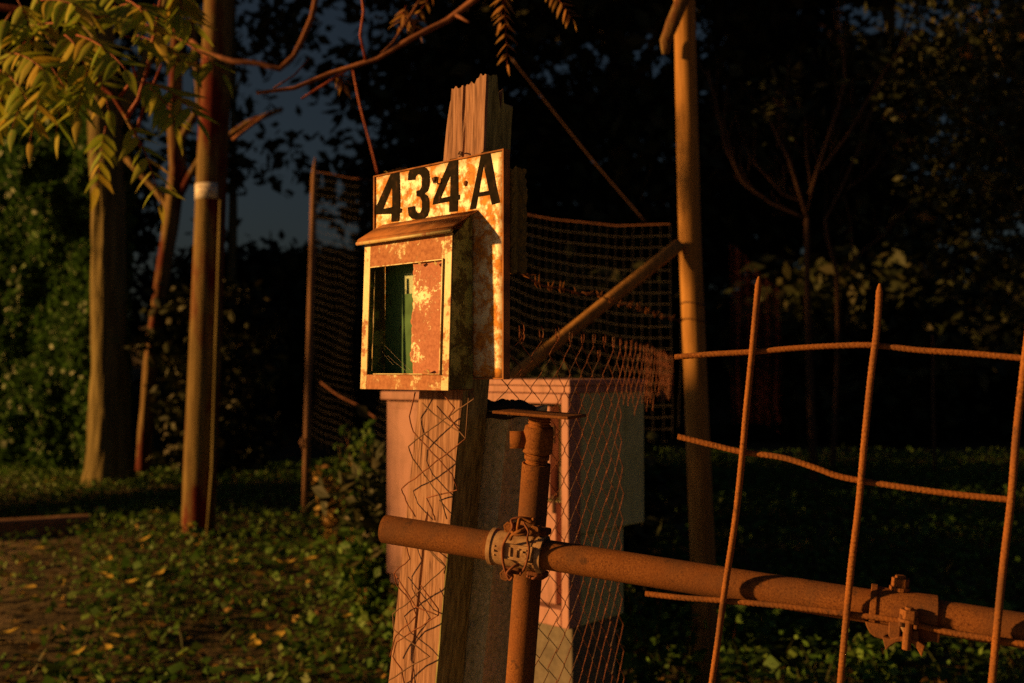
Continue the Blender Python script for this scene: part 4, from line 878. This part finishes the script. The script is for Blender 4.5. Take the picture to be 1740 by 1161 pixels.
# ------------------------------------------------------------------ weeds round the posts
def weed_plant(label, px, pyt, d, n_st, mat, hmul=1, leaf=.05):
    b = P(px, 900, d); b.z = gz(b.x, b.y); t = thing('weed', label, 'weed', b); top_z = P(px, pyt, d).z; mb = MB(); pts = []
    for k in range(n_st):
        h = (top_z - b.z) * random.uniform(.6, 1) * hmul; e = b + Vector((random.uniform(-.14, .14), random.uniform(-.12, .12), h)); path = bez(b + Vector((random.uniform(-.05, .05), 0, 0)), b.lerp(e, .5) + Vector((random.uniform(-.05, .05), 0, 0)), e, 9)
        mb.tube(path, [.004 * (1 - .07 * i) for i in range(10)], 5)
        for q in path[3:]:
            for _ in range(5): pts.append(np.array(q) + rng.normal(size=3) * .035)
    mb.build('stem', M['twig'], t, True); v, f = leaf_cloud(np.array(pts), leaf * (.5 + rng.random(len(pts))), up=.3, asp=.6, droop=.2); npmesh('leaves', v, f, mat, t)['kind'] = 'stuff'
weed_plant('weed with dry reddish stalks below the right end of the cabinet', 1015, 900, 3.1, 8, M['weed'])
weed_plant('bushy green weed in front of the pale stone block', 1000, 1060, 2.9, 9, M['weed'])
weed_plant('sparse weed under the left end of the lowest grid bar', 1120, 960, 3.6, 7, M['weed'])
weed_plant('tall weed tangle just left of the meter box', 610, 735, 6.6, 14, M['weed'], 1, .06)
weed_plant('tall dry weeds left of the timber post near the stake', 570, 800, 7.0, 14, M['litter'], 1, .05)
weed_plant('green weeds at the foot of the meter box', 630, 900, 5.0, 12, M['weed'], 1, .06)
weed_plant('weed growing in the dark right of the timber pole', 1260, 1030, 4.4, 9, M['weed'])
weed_plant('weed growing in the dark under the second coupler', 1500, 1090, 4.2, 9, M['weed'])
mb = MB(); b = P(1012, 1000, 3.6); b.z = 0
vv = []
for k in range(7):
    z_ = k / 6 * .74; rr2 = .095 * (1 - .25 * (k / 6) ** 3)
    for j in range(10): a = j / 10 * 6.283; vv.append(Vector((b.x + math.cos(a) * rr2 * (1 + .15 * h3((j, k, 0), .8)), b.y + math.sin(a) * rr2, z_ - .03 * (k == 6) * h3((j, 0, 0), 1))))
mb.add(vv, [(k * 10 + j, k * 10 + (j + 1) % 10, k * 10 + 10 + (j + 1) % 10, k * 10 + 10 + j) for k in range(6) for j in range(10)] + [tuple(60 + j for j in range(10))])
tag(mb.build('stone_block', M['concrete'], None, True), 'pale upright stone block behind the weeds below the cabinet', 'stone')
# broken twig caught in the net
tw = px_wire([P(545, 650, 6.9), P(575, 672, 6.8), P(610, 690, 6.7), P(640, 712, 6.6)], .006, 'dead_twig', M['twig'], None); tag(tw, 'bent dead twig caught in the net right of the stake', 'twig')

# unseen shrub added left of the frame to shade the foot of the timber pole
sh = thing('shade_shrub', 'round shrub added unseen beyond the left edge to shade the pole foot', 'shrub', Vector((-2.7, 3.1, 0))); n = 9000
ang = rng.random(n) * 6.283; zz = rng.random(n) * 1.98; rad_ = .48 * np.sqrt(np.clip(1 - (zz / 2.05) ** 6, 0.02, 1)) * (.5 + .5 * rng.random(n))
v, f = leaf_cloud(np.stack([-2.75 + np.cos(ang) * rad_, 3.12 + np.sin(ang) * rad_ * .85, zz], 1), .07, up=.2, asp=.8); npmesh('foliage', v, f, M['hedge_leaf'], sh)['kind'] = 'stuff'

# ------------------------------------------------------------------ near branch with feathered leaves, top left
def leaflet_mesh(L, W_):
    mb = MB(); n = 7; vv = []
    for i in range(n + 1):
        t = i / n; w_ = W_ * .5 * ((math.sin(math.pi * t ** .62) ** .9 * (1 - .25 * t)) if 0 < t < 1 else 0) + .0003; z = -.22 * L * t * t
        vv += [(t * L, -w_, z - w_ * .30), (t * L, 0, z), (t * L, w_, z - w_ * .30)]
    mb.add(vv, [(i * 3 + k, i * 3 + 3 + k, i * 3 + 4 + k, i * 3 + 1 + k) for i in range(n) for k in (0, 1)])
    return mb
def leaf_m(name, cols, vein):
    m, nt, bs = nodes(name); oi = add(nt, 'ShaderNodeObjectInfo'); c = ramp(nt, oi.outputs['Random'], [((i + .5) / len(cols), c) for i, c in enumerate(cols)])
    n_ = nz(nt, coords(nt), 45, 4); c = mix(nt, ramp(nt, n_, [(.5, (0, 0, 0)), (.75, (.7, .7, .7))]), c, vein)
    tc = add(nt, 'ShaderNodeTexCoord'); sx = add(nt, 'ShaderNodeSeparateXYZ'); nt.links.new(tc.outputs['Object'], sx.inputs[0])
    ab = add(nt, 'ShaderNodeMath', operation='ABSOLUTE'); nt.links.new(sx.outputs[1], ab.inputs[0]); c = mix(nt, ramp(nt, ab.outputs[0], [(.0006, (.55, .55, .55)), (.0016, (0, 0, 0))]), c, (.5, .42, .14))
    nt.links.new(c, bs.inputs['Base Color']); bs.inputs['Roughness'].default_value = .7; bs.inputs['Specular IOR Level'].default_value = .15
    t = add(nt, 'ShaderNodeBsdfTranslucent'); nt.links.new(c, t.inputs[0]); mx_ = add(nt, 'ShaderNodeMixShader'); mx_.inputs[0].default_value = .35
    nt.links.new(bs.outputs[0], mx_.inputs[1]); nt.links.new(t.outputs[0], mx_.inputs[2]); nt.links.new(mx_.outputs[0], nt.nodes['Material Output'].inputs[0]); return m
M['pinnate'] = leaf_m('feathered_leaf', [(.28, .42, .04), (.42, .46, .05), (.18, .32, .04), (.60, .42, .06), (.34, .44, .05), (.20, .34, .04)], (.60, .36, .06))
M['pinnate_red'] = leaf_m('reddish_leaf', [(.34, .15, .04), (.40, .22, .05), (.26, .12, .04)], (.3, .08, .03))
def mkmesh(L, W_, m):
    mb = leaflet_mesh(L, W_); me = bpy.data.meshes.new('leaflet'); me.from_pydata(mb.v, [], mb.f); me.materials.append(m); me.shade_smooth(); return me
LM = mkmesh(.118, .043, M['pinnate']); LR = mkmesh(.115, .038, M['pinnate_red'])
from mathutils import Matrix
def compound(parent, a, b, npair, me, scale=1.0, sag=.10, facing=None, stem=True):
    """feathered leaf: rachis from a to b, pairs of hanging leaflets"""
    a, b = Vector(a), Vector(b); L = (b - a).length; mid = (a + b) * .5 + UP * L * sag
    path = bez(a, mid, b, 12); ro = root_of(parent).location; out = MB(); out.tube(path, [.0028 * (1 - .05 * i) * scale for i in range(13)], 6)
    out.build('leaf_stalk', M['stemred'], parent, True)
    for i in range(npair):
        t = .18 + .80 * i / (npair - 1); k = min(11, int(t * 12)); p = path[k].lerp(path[k + 1], t * 12 - k) if t < 1 else path[12]
        ta = (path[k + 1] - path[k]).normalized(); sd = ta.cross(Vector(facing) if facing else UP).normalized()
        for s_ in (-1, 1) if i < npair - 1 else (0,):
            x = (ta * (.55 + .6 * (s_ == 0)) + sd * s_ * .95 - UP * random.uniform(.0, .40)).normalized(); up_ = (UP + Vector((random.uniform(-.5, .5), random.uniform(-.9, .3), random.uniform(-.3, .3)))); y = up_.cross(x).normalized(); z = x.cross(y)
            sc_ = scale * random.uniform(.8, 1.08) * (1 - .35 * abs(t - .5)); o = bpy.data.objects.new('leaflet', me); COL.objects.link(o); o.parent = parent
            m4 = Matrix((x, y, z)).transposed().to_4x4() @ Matrix.Scale(sc_, 4); m4.translation = p - ro; o.matrix_local = m4
br = thing('leafy_branch', 'near overhanging branch with feathered yellow green leaves, top left corner', 'branch', P(-140, 60, 3.6))
def stem(pts, r0, r1, parent, mat='stemred', name='twig'):
    pp = px_path(pts); mb = MB(); n_ = len(pp)
    trunk_tube(mb, pp, [r0 + (r1 - r0) * k / (n_ - 1) for k in range(n_)], 8, .05); mb.build(name, M[mat], parent, True)
stem([(-140, 60, 3.6), (-20, 10, 3.6), (60, 20, 3.6), (90, 70, 3.6), (120, 110, 3.55), (190, 160, 3.5), (215, 200, 3.45), (240, 250, 3.45)], .016, .006, br, 'bark_red', 'branch')
stem([(120, 110, 3.55), (100, 70, 3.6), (75, 30, 3.6), (40, -60, 3.6)], .007, .005, br); stem([(215, 200, 3.45), (235, 170, 3.4), (250, 120, 3.4), (262, 60, 3.4), (280, -40, 3.4)], .008, .005, br)
stem([(200, 170, 3.5), (230, 130, 3.4), (225, 110, 3.35)], .006, .004, br); stem([(232, 225, 3.45), (245, 180, 3.5), (275, 110, 3.5)], .007, .004, br, 'stemred')
cl_ = [((30, 130), (-30, 235), 3.4), ((90, 110), (50, 245), 3.35), ((120, 100), (95, 225), 3.5), ((60, 60), (-40, 150), 3.5), ((70, 120), (150, 190), 3.45), ((130, 60), (215, 120), 3.3), ((100, 30), (180, 90), 3.5),
       ((205, 60), (295, 88), 3.35), ((240, 40), (385, 128), 3.6), ((215, 0), (265, 60), 3.3), ((150, -20), (130, 60), 3.4), ((20, 20), (-30, 100), 3.3), ((300, -30), (310, 20), 3.4),
       ((235, 140), (340, 205), 3.3), ((255, 150), (300, 215), 3.25), ((180, 215), (165, 320), 3.6), ((215, 205), (275, 350), 3.3), ((60, -30), (90, 40), 3.5), ((180, -40), (200, 30), 3.5), ((-20, 60), (10, 160), 3.6), ((150, 90), (185, 190), 3.6), ((40, 60), (110, 150), 3.3), ((0, 120), (60, 200), 3.3), ((100, 40), (20, 60), 3.25), ((160, 30), (240, 40), 3.3), ((70, 0), (130, 10), 3.3), ((10, 90), (75, 120), 3.2), ((60, 150), (20, 220), 3.3), ((110, 60), (150, 130), 3.25), ((190, 20), (250, 20), 3.4), ((230, 60), (330, 120), 3.5), ((30, 0), (60, 70), 3.2), ((150, 120), (130, 200), 3.35), ((260, 10), (330, 40), 3.45)]
for k, (a, b, dd) in enumerate(cl_):
    compound(br, P(*a, dd + random.uniform(-.1, .1)), P(*b, dd + random.uniform(-.25, .15)), 6 if k != 16 else 7, LM, random.uniform(.9, 1.15), random.uniform(.05, .25), (random.uniform(-.3, .3), -.7, .8))
# second branch, bare and reaching to the right
b2 = thing('bare_branch', 'long thin bare reddish branch reaching up to the right above the sign', 'branch', P(436, 158, 3.2))
stem([(436, 158, 3.2), (500, 150, 3.2), (560, 125, 3.2), (640, 100, 3.15), (700, 65, 3.1), (760, 35, 3.1), (812, -5, 3.05), (850, -50, 3.0)], .006, .012, b2, 'twig', 'branch')
stem([(622, 105, 3.16), (612, 60, 3.1), (618, 20, 3.1), (612, -30, 3.1)], .004, .004, b2, 'stemred'); stem([(640, 100, 3.15), (668, 72, 3.2), (690, 38, 3.2), (720, -10, 3.2)], .004, .004, b2, 'twig')
stem([(775, 26, 3.08), (797, 38, 3.02)], .006, .004, b2, 'twig'); stem([(512, 168, 3.3), (560, 138, 3.3), (600, 112, 3.25)], .004, .005, b2, 'stemred'); stem([(465, 150, 3.2), (500, 128, 3.25), (525, 100, 3.3)], .003, .003, b2, 'twig')
for a, b, dd in (((680, 20), (712, 55), 3.2), ((740, -20), (705, 35), 3.3), ((570, 125), (585, 145), 3.3), ((690, 10), (680, 45), 3.3)): compound(b2, P(*a, dd), P(*b, dd), 4, LR, .5, .1, (0, -1, .2))
b3 = thing('forked_branch', 'dim orange brown branch curving down across the labelled pole and up again', 'branch', P(325, 70, 6))
stem([(325, 70, 6.2), (350, 90, 6.1), (395, 104, 6), (440, 108, 6), (475, 118, 6), (500, 95, 6), (515, 65, 6), (530, 30, 6), (541, -20, 6)], .015, .018, b3, 'twig', 'branch')
stem([(395, 238, 6.2), (425, 215, 6.2), (460, 190, 6.2)], .012, .009, b3, 'twig')
b4 = thing('hanging_leaf_spray', 'blurred orange feathered leaves hanging from above over the post top', 'branch', P(850, -60, 2.6))
stem([(845, -60, 2.6), (900, -40, 2.6), (960, -45, 2.6)], .006, .004, b4, 'twig', 'branch')
for a, b, dd, n_ in (((855, -55), (862, 112), 2.6, 9), ((862, -50), (850, 40), 2.65, 6), ((915, -45), (975, 35), 2.7, 8)): compound(b4, P(*a, dd), P(*b, dd), n_, LR, .40, .02, (.1, -1, .1))
# thin cables in the trees
ca = px_wire([P(600, 120, 4.0), P(612, 180, 4), P(628, 240, 4), P(642, 296, 4)], .0045, 'hanging_vine', M['stemred'], None); tag(ca, 'thin red hanging vine running down behind the left end of the number sign', 'vine')
cb = px_wire([P(870, 100, 7), P(930, 175, 7.2), P(1010, 275, 7.4), P(1100, 380, 7.6)], .006, 'guy_wire', M['wire_dark'], None); tag(cb, 'thin slanting guy wire in the dark between post top and timber pole', 'wire')
